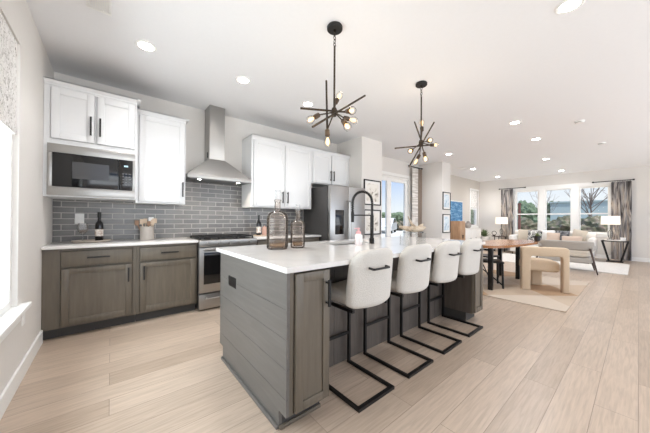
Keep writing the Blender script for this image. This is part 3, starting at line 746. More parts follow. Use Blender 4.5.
# soap bottle
sx_, sy2 = 1.94, 1.815
t = thing('soap_bottle', 'pale soap bottle with a rose pump cap by the faucet', 'bottle', (sx_, sy2, .935))
MB().lathe([(0, 0), (.034, 0), (.036, .01), (.036, .100), (.028, .115), (0, .115)], (sx_, sy2, .9355), 20).build('body', 'soap', t)
MB().lathe([(0, .115), (.026, .115), (.026, .138), (.012, .141), (.010, .160), (.016, .163), (.016, .175), (0, .175)], (sx_, sy2, .9355), 16).bar((sx_, sy2, 1.104), (sx_ - .03, sy2 + .03, 1.102), .012, .009).build('pump_cap', 'pink', t)
MB().box(sx_ - .02, sx_ + .02, sy2 - .0375, sy2 - .0355, .965, 1.04).build('bottle_label', 'paper', t)

# two large glass bottles
def demijohn(x, y, r, hs, hn, htop, label):
    t = thing('glass_bottle', label, 'bottle', (x, y, .935), 'smoky glass bottles on the island')
    zs, nr = hs * .80, r * .27
    sh = [(nr + (r - nr) * math.cos(a) ** .8, zs + (hs * 1.05 - zs) * math.sin(a)) for a in [math.pi / 2 * q / 10 for q in range(10)]]
    pr = [(0, 0), (r * .86, 0), (r * .95, .006), (r * .99, .018), (r, .034)] + sh + [(nr, hs * 1.06), (nr, hn - .02), (r * .34, hn - .012), (r * .34, hn), (r * .24, hn)]
    inn = [(r * .22, hn), (nr - .004, hs * 1.05)] + [(max(nr - .004, a - .005), b - .004) for a, b in reversed(sh)] + [(r - .005, .035), (r * .85, .018), (0, .016)]
    MB().lathe(pr + inn, (x, y, .9357), 32).build('body', 'smoke', t)
    MB().lathe([(0, .017), (r * .80, .0185), (r - .007, .036), (r - .007, .055), (0, .055)], (x, y, .9357), 28).build('contents', 'amber', t)
    s_ = MB().lathe([(0, hn - .03), (r * .20, hn - .03), (r * .21, hn + .004), (r * .12, hn + .006), (0, hn + .006)], (x, y, .9357), 16)
    ah, bw = htop - hn, r * .20
    for sg in (-1, 1): s_.bar((x + sg * bw * .7, y - sg * bw * .7, .9357 + hn + .004), (x + sg * bw * .7, y - sg * bw * .7, .9357 + htop), .010, .014)
    s_.bar((x + bw * .7 + .004, y - bw * .7 - .004, .9357 + htop - .005), (x - bw * .7 - .004, y + bw * .7 + .004, .9357 + htop - .005), .010, .012)
    s_.build('stopper', 'wineglass', t)
demijohn(1.107, 1.985, .091, .312, .425, .505, 'larger smoky glass bottle with a loop stopper on the island')
demijohn(1.313, 1.98, .066, .240, .335, .392, 'smaller smoky glass bottle with a loop stopper on the island')

# driftwood sculpture on clear stand
cx_, cyy = 2.37, 1.465
t = thing('display_stand', 'clear acrylic riser under the driftwood on the island', 'stand', (cx_, cyy, .935))
ux, uy = .771, -.637
k = MB()
for s_ in (-.085, .085): k.bar((cx_ + ux * s_, cyy + uy * s_, .9355), (cx_ + ux * s_, cyy + uy * s_, 1.065), .012, .10)
k.bar((cx_ - ux * .092, cyy - uy * .092, 1.07), (cx_ + ux * .092, cyy + uy * .092, 1.07), .10, .010)
k.build('riser', 'acrylic', t, 0)
k = MB()
def dp(a, z, b=0): return (cx_ + ux * a + uy * -b, cyy + uy * a + ux * b, z)
k.tube([dp(-.14, 1.125), dp(-.06, 1.105), dp(.02, 1.100), dp(.09, 1.105), dp(.13, 1.120)], [.010, .026, .032, .026, .010], 10)
k.tube([dp(.03, 1.110), dp(-.01, 1.150), dp(-.05, 1.230)], [.022, .014, .004], 8)
k.tube([dp(.05, 1.110), dp(.09, 1.135, .02), dp(.12, 1.155, .03)], [.020, .016, .006], 8)
k.tube([dp(-.02, 1.105, -.02), dp(-.05, 1.095, -.05), dp(-.07, 1.105, -.06)], [.018, .012, .005], 8)
solo('driftwood_sculpture', k, 'drift', 'pale branching driftwood on a clear riser at the island', 'sculpture', loc=(cx_, cyy, 1.075))

# ------------------------------------------------------------------ bar stools
def make_stool(label):
    t = thing('bar_stool', label, 'stool', (0, 0, 0), 'cream bar stools at the island')
    hw = .172
    for sg in (-1, 1):
        x = sg * hw
        MB().bar((x, .445, .0), (x, .445, .615), .020, .024).bar((x, .012, .0105), (x, .457, .0105), .020, .021).bar((x, .457, .605), (x, .06, .605), .020, .020).build('leg', 'black', t)
    MB().bar((-hw - .010, .0105, .0105), (hw + .010, .0105, .0105), .026, .021).build('floor_bar', 'black', t)
    MB().bar((-hw + .01, .445, .255), (hw - .01, .445, .255), .018, .020).build('footrest', 'black', t)
    def sf(q):
        return (q.x, q.y, q.z + (-.035 * max(0, (q.y - .10) / .12) ** 2 if q.y > .10 else 0) + .012 * (q.x / .2) ** 2)
    MB().rbox((.010, .272, .662), (.415, .43, .085), .038, 12, sf).build('seat', 'stool', t, 60)
    def bf(q):
        zz = (q.z + .185) / .37                    # 0 bottom .. 1 top
        w = 1.0 - .075 * max(0, zz - .15) ** 1.6
        r, rb, tp = .105, .035, .185
        dz, db = q.z - (tp - r), (-tp + rb) - q.z
        lim = 1.0
        if dz > 0: lim = (.2125 - r + math.sqrt(max(0, r * r - min(dz, r * .985) ** 2))) / .2125
        if db > 0: lim = (.2125 - rb + math.sqrt(max(0, rb * rb - min(db, rb * .96) ** 2))) / .2125
        x = q.x * w * lim
        y = q.y + .055 * (x / .21) ** 2 - .035 * zz
        return (x, y, q.z + .012 * (1 - (x / .21) ** 2) * (1 if zz > .5 else -.6))
    MB().rbox((.012, .045, .805), (.425, .068, .37), .030, 22, bf).build('backrest', 'stool', t, 60)
    h = MB().tube([(-.100, -.005, .885), (-.100, -.040, .882), (-.092, -.047, .882), (.052, -.047, .882), (.060, -.040, .882), (.060, -.005, .885)], .0075, 8)
    h.build('handle', 'black', t)
    return t
sl = ['cream bar stool nearest the island end cabinet, first in the row', 'cream bar stool second from the island end cabinet', 'cream bar stool third from the island end cabinet', 'cream bar stool nearest the dining table, last in the row']
st0 = make_stool(sl[0]); st0.location = (1.372, 1.10, 0)
for i, x in enumerate((1.918, 2.47, 3.010)):
    dup(st0, (x, 1.10, 0), sl[i + 1])

# ------------------------------------------------------------------ worktop objects
t = thing('serving_tray', 'oval whitewashed tray under the wine bottle and glass', 'tray', (-.17, 3.985, .915))
k = MB().lathe([(0, 0), (.145, 0), (.165, .008), (.170, .022), (.162, .022), (.152, .010), (0, .010)], (0, 0, 0), 40)
k.v = [(-.17 + x * 1.0, 3.985 + y * .72, z + .9155) for x, y, z in k.v]; k.build('tray_body', 'tray', t)
bx, by = -.105, 3.985
t = thing('wine_bottle', 'dark wine bottle with a pale label standing on the tray', 'bottle', (bx, by, .926))
k = .9258
MB().lathe([(0, 0), (.034, 0), (.037, .006), (.037, .185), (.033, .205), (.018, .228), (.0145, .25), (.0145, .315), (.0165, .317), (.0165, .332), (0, .332)], (bx, by, k), 24).build('body', 'wine', t)
MB().lathe([(.0375, .055), (.0378, .055), (.0378, .135), (.0375, .135)], (bx, by, k), 24).build('bottle_label', 'label', t)
MB().lathe([(0, .333), (.0172, .333), (.0172, .272), (.0152, .272)], (bx, by, k), 16).build('capsule', 'black', t)
gx, gy = -.245, 3.975
t = thing('wine_glass', 'stemmed wine glass standing on the tray', 'glass', (gx, gy, .926))
MB().lathe([(0, 0), (.036, 0), (.036, .003), (.008, .007), (.0055, .012), (.0055, .075), (.012, .082), (.036, .105), (.046, .138), (.044, .175), (.036, .205), (.0345, .205), (.0425, .175), (.0445, .138), (.035, .107), (0, .086)], (gx, gy, k), 24).build('bowl', 'wineglass', t)
MB().lathe([(0, .090), (.033, .108), (.042, .132), (0, .132)], (gx, gy, k), 20).build('drink', 'amber', t)
t = thing('outlet_cover', 'white outlet plate on the tile behind the wine glass', 'outlet', (-.285, 4.178, 1.18))
MB().box(-.325, -.245, 4.171, 4.178, 1.12, 1.24, .003).build('plate', 'plate', t)
for zz_ in (1.155, 1.205): MB().box(-.302, -.268, 4.1695, 4.171, zz_ - .018, zz_ + .018, .0005).build('socket_face', 'paper', t)
t = thing('outlet_cover', 'white outlet plate low on the left wall below the window', 'outlet', (XL, 2.95, .44))
MB().box(XL, XL + .007, 2.915, 2.985, .385, .50, .003).build('plate', 'plate', t)
for zz_ in (.42, .465): MB().box(XL + .007, XL + .0085, 2.935, 2.965, zz_ - .016, zz_ + .016, .0005).build('socket_face', 'paper', t)

ux_, uyy = .352, 3.965
t = thing('utensil_crock', 'grey stoneware crock filled with wooden utensils', 'crock', (ux_, uyy, .915))
MB().lathe([(0, 0), (.068, 0), (.074, .008), (.076, .16), (.078, .172), (.070, .172), (.068, .02), (0, .016)], (ux_, uyy, .9155), 28).build('crock_body', 'stone', t)
ul = ['slotted pale wooden utensil leaning left in the crock', 'dark wooden spoon leaning far left in the crock', 'pale wooden spoon upright at the middle of the crock', 'wide pale wooden spatula leaning right in the crock', 'small brown wooden spoon at the front of the crock', 'pale wooden fork leaning right in the crock', 'flat square white-tipped spatula at the back of the crock']
for i, (dx, dy, hh, mm, hw_) in enumerate(((-.060, .012, .255, 'spoon', .020), (-.115, -.01, .240, 'spoon_dark', .022), (-.020, .03, .265, 'spoon', .021), (.085, .0, .268, 'spoon', .026), (.015, -.045, .230, 'spoon_dark', .020), (.060, -.03, .25, 'spoon', .02), (.05, .04, .285, 'paper', .028))):
    b0 = Vector((ux_ + dx * .25, uyy + dy * .25, .935)); e1 = Vector((ux_ + dx, uyy + dy, .915 + hh)); dd = (e1 - b0).normalized()
    lx_ = .062 / max(.062, abs((e1 - b0).length))
    k = MB().tube([b0, b0.lerp(e1, .72), b0.lerp(e1, .80)], [.0055, .006, .009], 8)
    k.rbox(b0.lerp(e1, .90), (hw_ * 2, .010, .062), .0049 if i in (3, 6) else .005, 4)
    solo('wooden_utensil', k, mm, ul[i], 'utensil', 'utensils in the crock', loc=tuple(b0))

t = thing('serving_tray', 'small round wooden tray beside the range', 'tray', (1.90, 3.93, .915))
MB().lathe([(0, 0), (.12, 0), (.13, .006), (.13, .018), (.122, .018), (.118, .008), (0, .008)], (1.90, 3.93, .9155), 32).build('tray_body', 'spoon', t)
bx, by, k = 1.852, 3.935, .9242
t = thing('oil_bottle', 'dark glass bottle with a white label on the small round tray', 'bottle', (bx, by, k))
MB().lathe([(0, 0), (.033, 0), (.036, .006), (.036, .19), (.030, .215), (.014, .245), (.014, .30), (.018, .302), (.018, .33), (0, .33)], (bx, by, k), 24).build('body', 'wine', t)
MB().lathe([(.0365, .04), (.0370, .04), (.0370, .14), (.0365, .14)], (bx, by, k), 24).build('bottle_label', 'label', t)
bx, by = 1.948, 3.925
t = thing('ceramic_jar', 'pink ceramic jar with a lid on the small round tray', 'jar', (bx, by, k))
MB().lathe([(0, 0), (.036, 0), (.040, .006), (.040, .11), (.034, .12), (0, .12)], (bx, by, k), 24).build('body', 'copper', t)
MB().lathe([(0, .1205), (.036, .1205), (.036, .138), (.010, .142), (.010, .155), (0, .157)], (bx, by, k), 20).build('lid', 'copper', t)

# ------------------------------------------------------------------ chandeliers
def chandelier(label, x, y, hub, rods, bulbs):
    t = thing('chandelier', label, 'chandelier', (x, y, H), 'sputnik chandeliers over the island')
    MB().lathe([(0, 0), (.062, 0), (.066, -.006), (.066, -.026), (.060, -.032), (0, -.032)], (x, y, H), 28).build('canopy', 'iron', t)
    hb = Vector(hub)
    k = MB().tube([(x, y, H - .03), (x, y, H - .05)], .012, 10)
    for i in range(4):
        z = H - .06 - i * .03
        ring = [(x + (.011 * math.cos(a) if i % 2 else 0), y + (0 if i % 2 else .011 * math.cos(a)), z - .006 + .018 * math.sin(a)) for a in [j * math.pi / 6 for j in range(13)]]
        k.tube(ring, .0032, 6)
    k.build('chain', 'bronze', t)
    MB().tube([(x, y, H - .165), (x, y, hb.z)], .0085, 10).build('stem', 'bronze', t)
    MB().lathe([(0, .035), (.018, .035), (.026, .015), (.026, -.015), (.018, -.035), (0, -.035)], (x, y, hb.z), 16).build('hub', 'bronze', t)
    for a, b in rods:
        MB().tube([a, b], .0085, 10).build('rod', 'bronze', t)
    for pos, d in bulbs:
        d = Vector(d).normalized(); p = Vector(pos)
        # arm from the hub to the socket
        MB().tube([hb, p], .006, 8).build('arm', 'bronze', t)
        so_ = MB().tube([p - d * .005, p, p + d * .045, p + d * .05], [.012, .019, .021, .018], 14).build('socket', 'socket', t)
        rot = Vector((0, 0, 1)).rotation_difference(d).to_matrix().to_4x4()
        bl = MB().lathe([(0.012, .045), (.014, .06), (.026, .082), (.032, .105), (.028, .128), (.015, .143), (0, .147)], (0, 0, 0), 18).xf(Matrix.Translation(p) @ rot).build('bulb', 'bulb', so_)
        MB().lathe([(0, .060), (.008, .066), (.015, .088), (.016, .108), (.008, .124), (0, .127)], (0, 0, 0), 10).xf(Matrix.Translation(p) @ rot).build('filament', 'filament', so_)
        ld = bpy.data.lights.new('bulb_light', 'POINT'); ld.energy = BULB_W; ld.color = (1, .84, .64); ld.shadow_soft_size = .03
        lo = bpy.data.objects.new('bulb_light', ld); COL.objects.link(lo); lo.location = p + d * .185
chandelier('black and bronze sputnik chandelier above the sink end of the island, nearer the range hood', 1.45, 1.645, (1.45, 1.645, 2.103),
    [((1.163, 1.727, 2.083), (1.566, 1.627, 2.13)), ((1.202, 1.618, 1.913), (1.801, 1.614, 2.341)), ((1.428, 1.726, 2.395), (1.374, 1.644, 1.943))],
    [((1.299, 1.666, 2.046), (-0.808, -0.015, -0.589)), ((1.374, 1.644, 1.935), (0.028, -0.028, -0.999)), ((1.584, 1.664, 2.094), (0.979, -0.204, -0.023)), ((1.538, 1.727, 2.235), (0.553, 0.124, 0.824)), ((1.464, 1.504, 2.07), (-0.363, -0.872, -0.327)), ((1.426, 1.51, 1.984), (-0.212, -0.704, -0.678))])
chandelier('black and bronze sputnik chandelier above the far half of the island', 2.85, 1.66, (2.85, 1.66, 2.115),
    [((2.527, 1.798, 2.022), (3.028, 1.643, 2.12)), ((2.924, 1.792, 2.422), (2.795, 1.602, 2.056)), ((2.856, 1.499, 2.324), (2.848, 1.819, 1.851))],
    [((2.904, 1.679, 2.275), (-0.049, 0.049, 0.998)), ((3.056, 1.645, 2.126), (0.981, -0.051, 0.189)), ((2.787, 1.583, 1.97), (-0.4, -0.391, -0.829)), ((2.929, 1.725, 1.996), (0.184, 0.653, -0.735)), ((2.66, 1.661, 1.998), (-0.875, -0.351, -0.332)), ((2.82, 1.555, 2.109), (-0.74, -0.637, -0.219))])


# ------------------------------------------------------------------ ceiling fixtures
cl = ['recessed ceiling light nearest the left wall, above the corner cabinets', 'recessed ceiling light in front of the hood', 'recessed ceiling light behind the first chandelier', 'recessed ceiling light nearest the viewer, out over the open floor',
      'recessed ceiling light above the dining table', 'recessed ceiling light beyond the dining table', 'recessed ceiling light over the lounge seat', 'recessed ceiling light close to the living room windows',
      'recessed ceiling light in front of the patio door', 'recessed ceiling light beside the ceiling vent by the media wall', 'recessed ceiling light in the far corner by the narrow window']
cp = [(.243, 2.986), (1.187, 2.975), (2.145, 2.996), (2.664, .335), (5.182, 1.318), (6.548, 1.315), (8.876, 1.57), (11.30, 1.611), (6.443, 2.998), (8.91, 3.379), (11.2, 3.389)]
t0 = None
for i, (x, y) in enumerate(cp):
    if t0 is None:
        t0 = thing('ceiling_light', cl[0], 'ceiling light', (x, y, H), 'recessed ceiling lights')
        MB().lathe([(.062, 0), (.088, 0), (.088, -.004), (.080, -.009), (.062, -.006)], (x, y, H), 28).build('trim_ring', 'trim', t0)
        MB().lathe([(0, -.001), (.0615, -.001), (.0615, -.005), (0, -.005)], (x, y, H), 28).build('lens', 'lens', t0)
    else: dup(t0, (x, y, H), cl[i])
    sd = bpy.data.lights.new('downlight', 'SPOT'); sd.energy = SPOT_W * (1.9 if x > 5 else 1.3); sd.spot_size = 2.7 if x > 5 else 2.2; sd.spot_blend = .9; sd.color = (.99, .985, 1); sd.shadow_soft_size = .06
    so = bpy.data.objects.new('downlight', sd); COL.objects.link(so); so.location = (x, y, H - .02)
def vent(x0, x1, y0, y1, label, along):
    t = thing('ceiling_vent', label, 'vent', ((x0 + x1) / 2, (y0 + y1) / 2, H))
    f = .022
    MB().box(x0, x1, y0, y0 + f, H - .008, H, .002).box(x0, x1, y1 - f, y1, H - .008, H, .002).box(x0, x0 + f, y0 + f, y1 - f, H - .008, H, .002).box(x1 - f, x1, y0 + f, y1 - f, H - .008, H, .002).build('frame', 'trim', t)
    k = MB(); n = 8
    for i in range(n):
        if along == 'X':
            v = y0 + f + (i + .5) * (y1 - y0 - 2 * f) / n; k.bar((x0 + f, v, H - .006), (x1 - f, v, H - .006), .010, .004)
        else:
            v = x0 + f + (i + .5) * (x1 - x0 - 2 * f) / n; k.bar((v, y0 + f, H - .006), (v, y1 - f, H - .006), .010, .004)
    k.build('louver', 'trim', t)
vent(-.16, -.01, 2.32, 2.72, 'white slatted ceiling vent near the left wall', 'Y')
vent(8.38, 8.80, 3.40, 3.66, 'white slatted ceiling vent by the media wall', 'X')
for (x, y, lb) in ((5.9, .616, 'white smoke detector on the ceiling right of the dining table'), (7.91, .495, 'smaller white sensor on the ceiling over the lounge seat')):
    t = thing('smoke_detector', lb, 'smoke detector', (x, y, H))
    MB().lathe([(0, 0), (.062, 0), (.062, -.012), (.050, -.032), (0, -.034)], (x, y, H), 24).build('housing', 'plate', t)
    MB().lathe([(.056, -.020), (.0585, -.021), (.056, -.025)], (x, y, H), 24).build('vent_ring', 'steel_dark', t)

# ------------------------------------------------------------------ pictures
def picture_y(x0, x1, z0, z1, yb, art, label, name='framed_picture', grp=None):
    t = thing(name, label, 'picture', ((x0 + x1) / 2, yb, z0), grp)
    f = .022; yf = yb - .026
    MB().box(x0, x1, yf, yb, z0, z0 + f, .002).box(x0, x1, yf, yb, z1 - f, z1, .002).box(x0, x0 + f, yf, yb, z0 + f, z1 - f, .002).box(x1 - f, x1, yf, yb, z0 + f, z1 - f, .002).build('frame', 'black', t)
    MB().box(x0 + f, x1 - f, yb - .012, yb, z0 + f, z1 - f).build('mat_board', 'matboard', t)
    g = .10 * (x1 - x0) + f
    MB().box(x0 + g, x1 - g, yb - .014, yb - .012, z0 + g, z1 - g).build('print', art, t)
picture_y(3.845, 4.365, 1.485, 1.995, 3.47, 'artpaper', 'upper black-framed abstract print beside the refrigerator')
picture_y(3.845, 4.365, .885, 1.395, 3.47, 'artpaper', 'lower black-framed abstract print beside the refrigerator')
picture_y(7.14, 7.59, 1.485, 1.985, 3.50, 'artblue', 'upper black-framed blue watercolour on the gallery wall')
picture_y(7.14, 7.59, .83, 1.36, 3.50, 'artblue', 'lower black-framed blue watercolour on the gallery wall')
t = thing('wall_canvas', 'large blue abstract canvas above the white console', 'picture', (9.7, 4.33, 1.15))
MB().box(9.0, 10.38, 4.295, 4.33, 1.12, 1.90, .003).build('frame', 'matboard', t)
MB().box(9.03, 10.35, 4.291, 4.295, 1.15, 1.87).build('canvas', 'blueart', t)

# ------------------------------------------------------------------ curtains
def curtain(name, label, p0, p1, z0, z1, m, waves=5, amp=.035, edge=None):
    p0, p1 = Vector(p0), Vector(p1); d = (p1 - p0); nrm = Vector((-d.y, d.x)).normalized()
    def fn(u, v):
        a = u * waves * 2 * math.pi; q = p0.lerp(p1, u); am = amp * (.6 + .4 * (1 - v))
        w = math.sin(a) * am; dw = math.cos(a) * am * waves * 2 * math.pi / d.length
        tg = (d.normalized() + nrm * dw).normalized(); nn = Vector((-tg.y, tg.x))
        q = q + nrm * w
        return (q.x, q.y, z0 + (z1 - z0) * v), (nn.x, nn.y, 0)
    t = thing(name, label, 'curtain', ((p0.x + p1.x) / 2, (p0.y + p1.y) / 2, z0))
    MB().sheet(fn, 80, 6, .006).build('panel', m, t, 60)
    k = MB()
    for i in range(waves * 2):
        u = (i + .5) / (waves * 2); q = p0.lerp(p1, u)
        ring = [(q.x + nrm.x * .022 * math.cos(a), q.y + nrm.y * .022 * math.cos(a), z1 + .012 + .022 * math.sin(a)) for a in [j * math.pi / 6 for j in range(13)]]
        k.tube(ring, .003, 5)
    k.build('ring', 'black', t)
    if edge:
        q = p0 if edge == 0 else p1; s_ = d.normalized() * (.03 if edge == 0 else -.03)
    return t
def rod(label, a, b, posts):
    a, b = Vector(a), Vector(b); d = (b - a).normalized()
    t = thing('curtain_rod', label, 'curtain rod', tuple((a + b) / 2))
    MB().tube([a, b], .011, 10).build('pole', 'iron', t)
    for p, s_ in ((a, -1), (b, 1)): MB().tube([p, p + d * s_ * .01, p + d * s_ * .045, p + d * s_ * .05], [.011, .022, .022, .012], 12).build('finial', 'iron', t)
    for p, w in posts: MB().tube([p, w], .007, 8).build('bracket', 'iron', t)
CZ = 2.44
curtain('curtain', 'grey printed floor curtain at the left side of the living room windows', (11.98, 3.10), (11.98, 3.50), .02, CZ - .035, 'drape', 4)
curtain('curtain', 'grey printed floor curtain at the right side of the living room windows', (11.98, .14), (11.98, .55), .02, CZ - .035, 'drape', 4)
rod('short black curtain rod left of the living room windows', (11.98, 2.75, CZ), (11.98, 3.53, CZ), [((11.98, 2.80, CZ), (12.10, 2.80, CZ)), ((11.98, 3.51, CZ), (12.10, 3.51, CZ))])
rod('short black curtain rod right of the living room windows', (11.98, .13, CZ), (11.98, .92, CZ), [((11.98, .16, CZ), (12.10, .16, CZ)), ((11.98, .88, CZ), (12.10, .88, CZ))])
curtain('curtain', 'pale banded floor curtain beside the patio door', (6.60, 4.10), (6.87, 4.10), .02, 2.67, 'drape_light', 3, .03)
curtain('curtain', 'narrow brown floor curtain in the corner beside the patio door', (6.89, 4.09), (7.07, 4.09), .02, 2.67, 'drape_lining', 2, .025)
rod('short black curtain rod over the patio door corner', (6.45, 4.10, 2.705), (7.06, 4.10, 2.705), [((6.60, 4.10, 2.705), (6.60, 4.22, 2.705)), ((7.0, 4.10, 2.705), (7.0, 4.22, 2.705))])

# ------------------------------------------------------------------ dining
solo('area_rug', MB().box(4.575, 7.10, .605, 3.2, .0005, .012, .004), 'rug', 'tan and cream triangle-pattern rug under the dining table', 'rug', smooth=0)
solo('area_rug', MB().box(8.82, 11.0, .155, 3.1, .0005, .012, .004), 'rug2', 'pale wool rug in front of the sofa', 'rug', smooth=0)
RZ = .0125
# table with a rounded top
tcx, tcy, trz = 5.98, 1.71, math.radians(-6)
t = thing('dining_table', 'wood-topped dining table with rounded ends and black legs', 'table', (tcx, tcy, RZ))
poly = []
for i in range(64):
    a = 2 * math.pi * i / 64; c_, s_ = math.cos(a), math.sin(a)
    u = 1.08 * math.copysign(abs(c_) ** (2 / 3.2), c_); v = .37 * math.copysign(abs(s_) ** (2 / 3.2), s_)
    poly.append((tcx + u * math.cos(trz) - v * math.sin(trz), tcy + u * math.sin(trz) + v * math.cos(trz)))
MB().prism(poly, 'Z', .722, .766).build('tabletop', 'table', t, 40)
for lx, ly in ((5.00, 1.61), (6.36, 1.56), (5.03, 1.96), (6.45, 1.90)):
    MB().box(lx - .033, lx + .033, ly - .033, ly + .033, RZ, .7215, .003).build('leg', 'black', t)

# low black chairs tucked under the table
def black_chair(x, y, rz, label):
    t = thing('dining_chair', label, 'chair', (x, y, RZ), 'black dining chairs')
    t.rotation_euler = (0, 0, rz); OFF[t.name] = Vector((0, 0, 0))
    pts = [(-.20, -.19), (.20, -.19), (.22, .19), (-.22, .19)]
    for i, (a, b) in enumerate(pts):
        MB().tube([(a, b, 0), (a * .95, b * .95, .44 if b < 0 else .66)], [.016, .018], 10).build('leg', 'black', t)
    MB().rbox((0, 0, .445), (.44, .42, .035), .016, 8).build('seat', 'black', t, 60)
    arc_ = [(.235 * math.cos(a), .02 + .20 * math.sin(a), .665) for a in [math.pi * (-.12 + 1.24 * j / 16) for j in range(17)]]
    MB().tube(arc_, .017, 10).build('backrest', 'black', t)
    MB().tube([(-.13, .195, .45), (.09, .195, .655)], .012, 8).tube([(.13, .195, .45), (-.09, .195, .655)], .012, 8).build('back_brace', 'black', t)
    MB().tube([(-.19, -.18, .06), (.20, .18, .36)], .011, 8).build('stretcher', 'black', t)
    return t
black_chair(5.34, 1.76, math.radians(28), 'black wooden chair tucked under the left end of the dining table')
black_chair(6.02, 2.06, math.radians(-6), 'black wooden chair on the far side of the dining table')

# boucle armchair: an arch back, a rear... seat block and a front leg
ca, cb = Vector((5.53, 1.275, 0)), Vector((5.775, .765, 0))
ax = (cb - ca).normalized(); L_ = (cb - ca).length; fw = Vector((-ax.y, ax.x, 0))   # fw points to the seat
if fw.x < 0: fw = -fw
t = thing('armchair', 'sand boucle armchair with a square arch back on the tan rug', 'chair', tuple((ca + cb) / 2 + Vector((0, 0, RZ))))
Mx = Matrix(((ax.x, fw.x, 0, (ca.x + cb.x) / 2), (ax.y, fw.y, 0, (ca.y + cb.y) / 2), (0, 0, 1, RZ), (0, 0, 0, 1)))
hl = L_ / 2 + .035
# arch as one outline, extruded in depth and rounded
def arch(y0, y1, zt, zi, wi_l, wi_r, rr):
    out = []
    def corner(cx, cz, r, a0, a1, n=6):
        return [(cx + r * math.cos(a0 + (a1 - a0) * j / n), cz + r * math.sin(a0 + (a1 - a0) * j / n)) for j in range(n + 1)]
    out += [(-hl, 0)] + corner(-hl + rr, zt - rr, rr, math.pi, math.pi / 2) + corner(hl - rr, zt - rr, rr, math.pi / 2, 0) + [(hl, 0)]
    inner = [(hl - wi_r, 0)] + corner(hl - wi_r - .04, zi - .04, .04, 0, math.pi / 2, 4) + corner(-hl + wi_l + .04, zi - .04, .04, math.pi / 2, math.pi, 4) + [(-hl + wi_l, 0)]
    poly = out + inner
    bm = bmesh.new()
    vs = [bm.verts.new((u, y0, v)) for u, v in poly]; f = bm.faces.new(vs)
    g = bmesh.ops.extrude_face_region(bm, geom=[f]); 
    for v in [x for x in g['geom'] if isinstance(x, bmesh.types.BMVert)]: v.co.y = y1
    bmesh.ops.recalc_face_normals(bm, faces=bm.faces[:])
    caps = [e_ for e_ in bm.edges if abs(e_.verts[0].co.y - e_.verts[1].co.y) < 1e-6]
    bmesh.ops.bevel(bm, geom=caps, offset=.018, segments=3, affect='EDGES', profile=.5)
    return MB().frombm(bm)
arch(-.055, .075, .735, .585, .125, .085, .05).xf(Mx).build('back_arch', 'cream', t, 50)
MB().rbox((.0, .29, .385), (L_ - .07, .44, .17), .06, 10, lambda q: (q.x, q.y, q.z + .03 * (1 - (q.x / .3) ** 2) * (1 if q.z > 0 else 0))).xf(Mx).build('seat', 'cream', t, 60)
MB().rbox((.0, .44, .155), (.17, .12, .31), .03, 8).xf(Mx).build('leg', 'cream', t, 60)

# ------------------------------------------------------------------ lounge seat seen from behind
t = thing('lounge_chair', 'wide grey lounge chair with dark splayed legs, its back to the kitchen', 'armchair', (8.7, 1.1, 0))
k = MB()
def lb(u, v):
    a = -.12 + 1.24 * u    # across the back, wrapping forward at both ends
    y = .66 + (1.62 - .66) * max(0, min(1, a)); x = 8.33 + (.32 * abs(min(0, a)) / .12 if a < 0 else (.32 * (a - 1) / .12 if a > 1 else 0)) + .06 * (2 * u - 1) ** 2
    return (x - .05 * v, y, .50 + .22 * v), (-1, 0, 0) if 0 <= a <= 1 else ((-.2, -1 if a < 0 else 1, 0))
MB().rbox((8.36, 1.14, .615), (.09, 1.00, .23), .04, 10, lambda q: (q.x + .10 * (q.y / .5) ** 4 - .04 * q.z / .1, q.y, q.z)).build('backrest', 'greyfab', t, 60)
MB().rbox((8.62, .685, .56), (.52, .08, .12), .035, 8).build('arm', 'greyfab', t, 60)
MB().rbox((8.62, 1.595, .56), (.52, .08, .12), .035, 8).build('arm', 'greyfab', t, 60)
MB().rbox((8.66, 1.14, .405), (.60, .80, .12), .045, 10).build('seat_cushion', 'pil_beige', t, 60)
MB().rbox((8.64, 1.14, .285), (.68, .94, .12), .03, 10).build('seat_base', 'greyfab', t, 60)
for (xa, ya, xb, yb) in ((8.36, .70, 8.28, .575), (8.86, .72, 8.90, .67), (8.36, 1.58, 8.28, 1.70), (8.86, 1.56, 8.90, 1.61)):
    zt = .56 if xa < 8.5 else .25
    zt2 = RZ + .004 if xb > 8.82 else 0
    MB().tube([(xa, ya, zt), (xb, yb, zt2)], [.022, .012], 10).build('leg', 'walnut', t)
MB().tube([(8.37, .72, .235), (8.37, 1.56, .235)], .014, 8).build('stretcher', 'walnut', t)

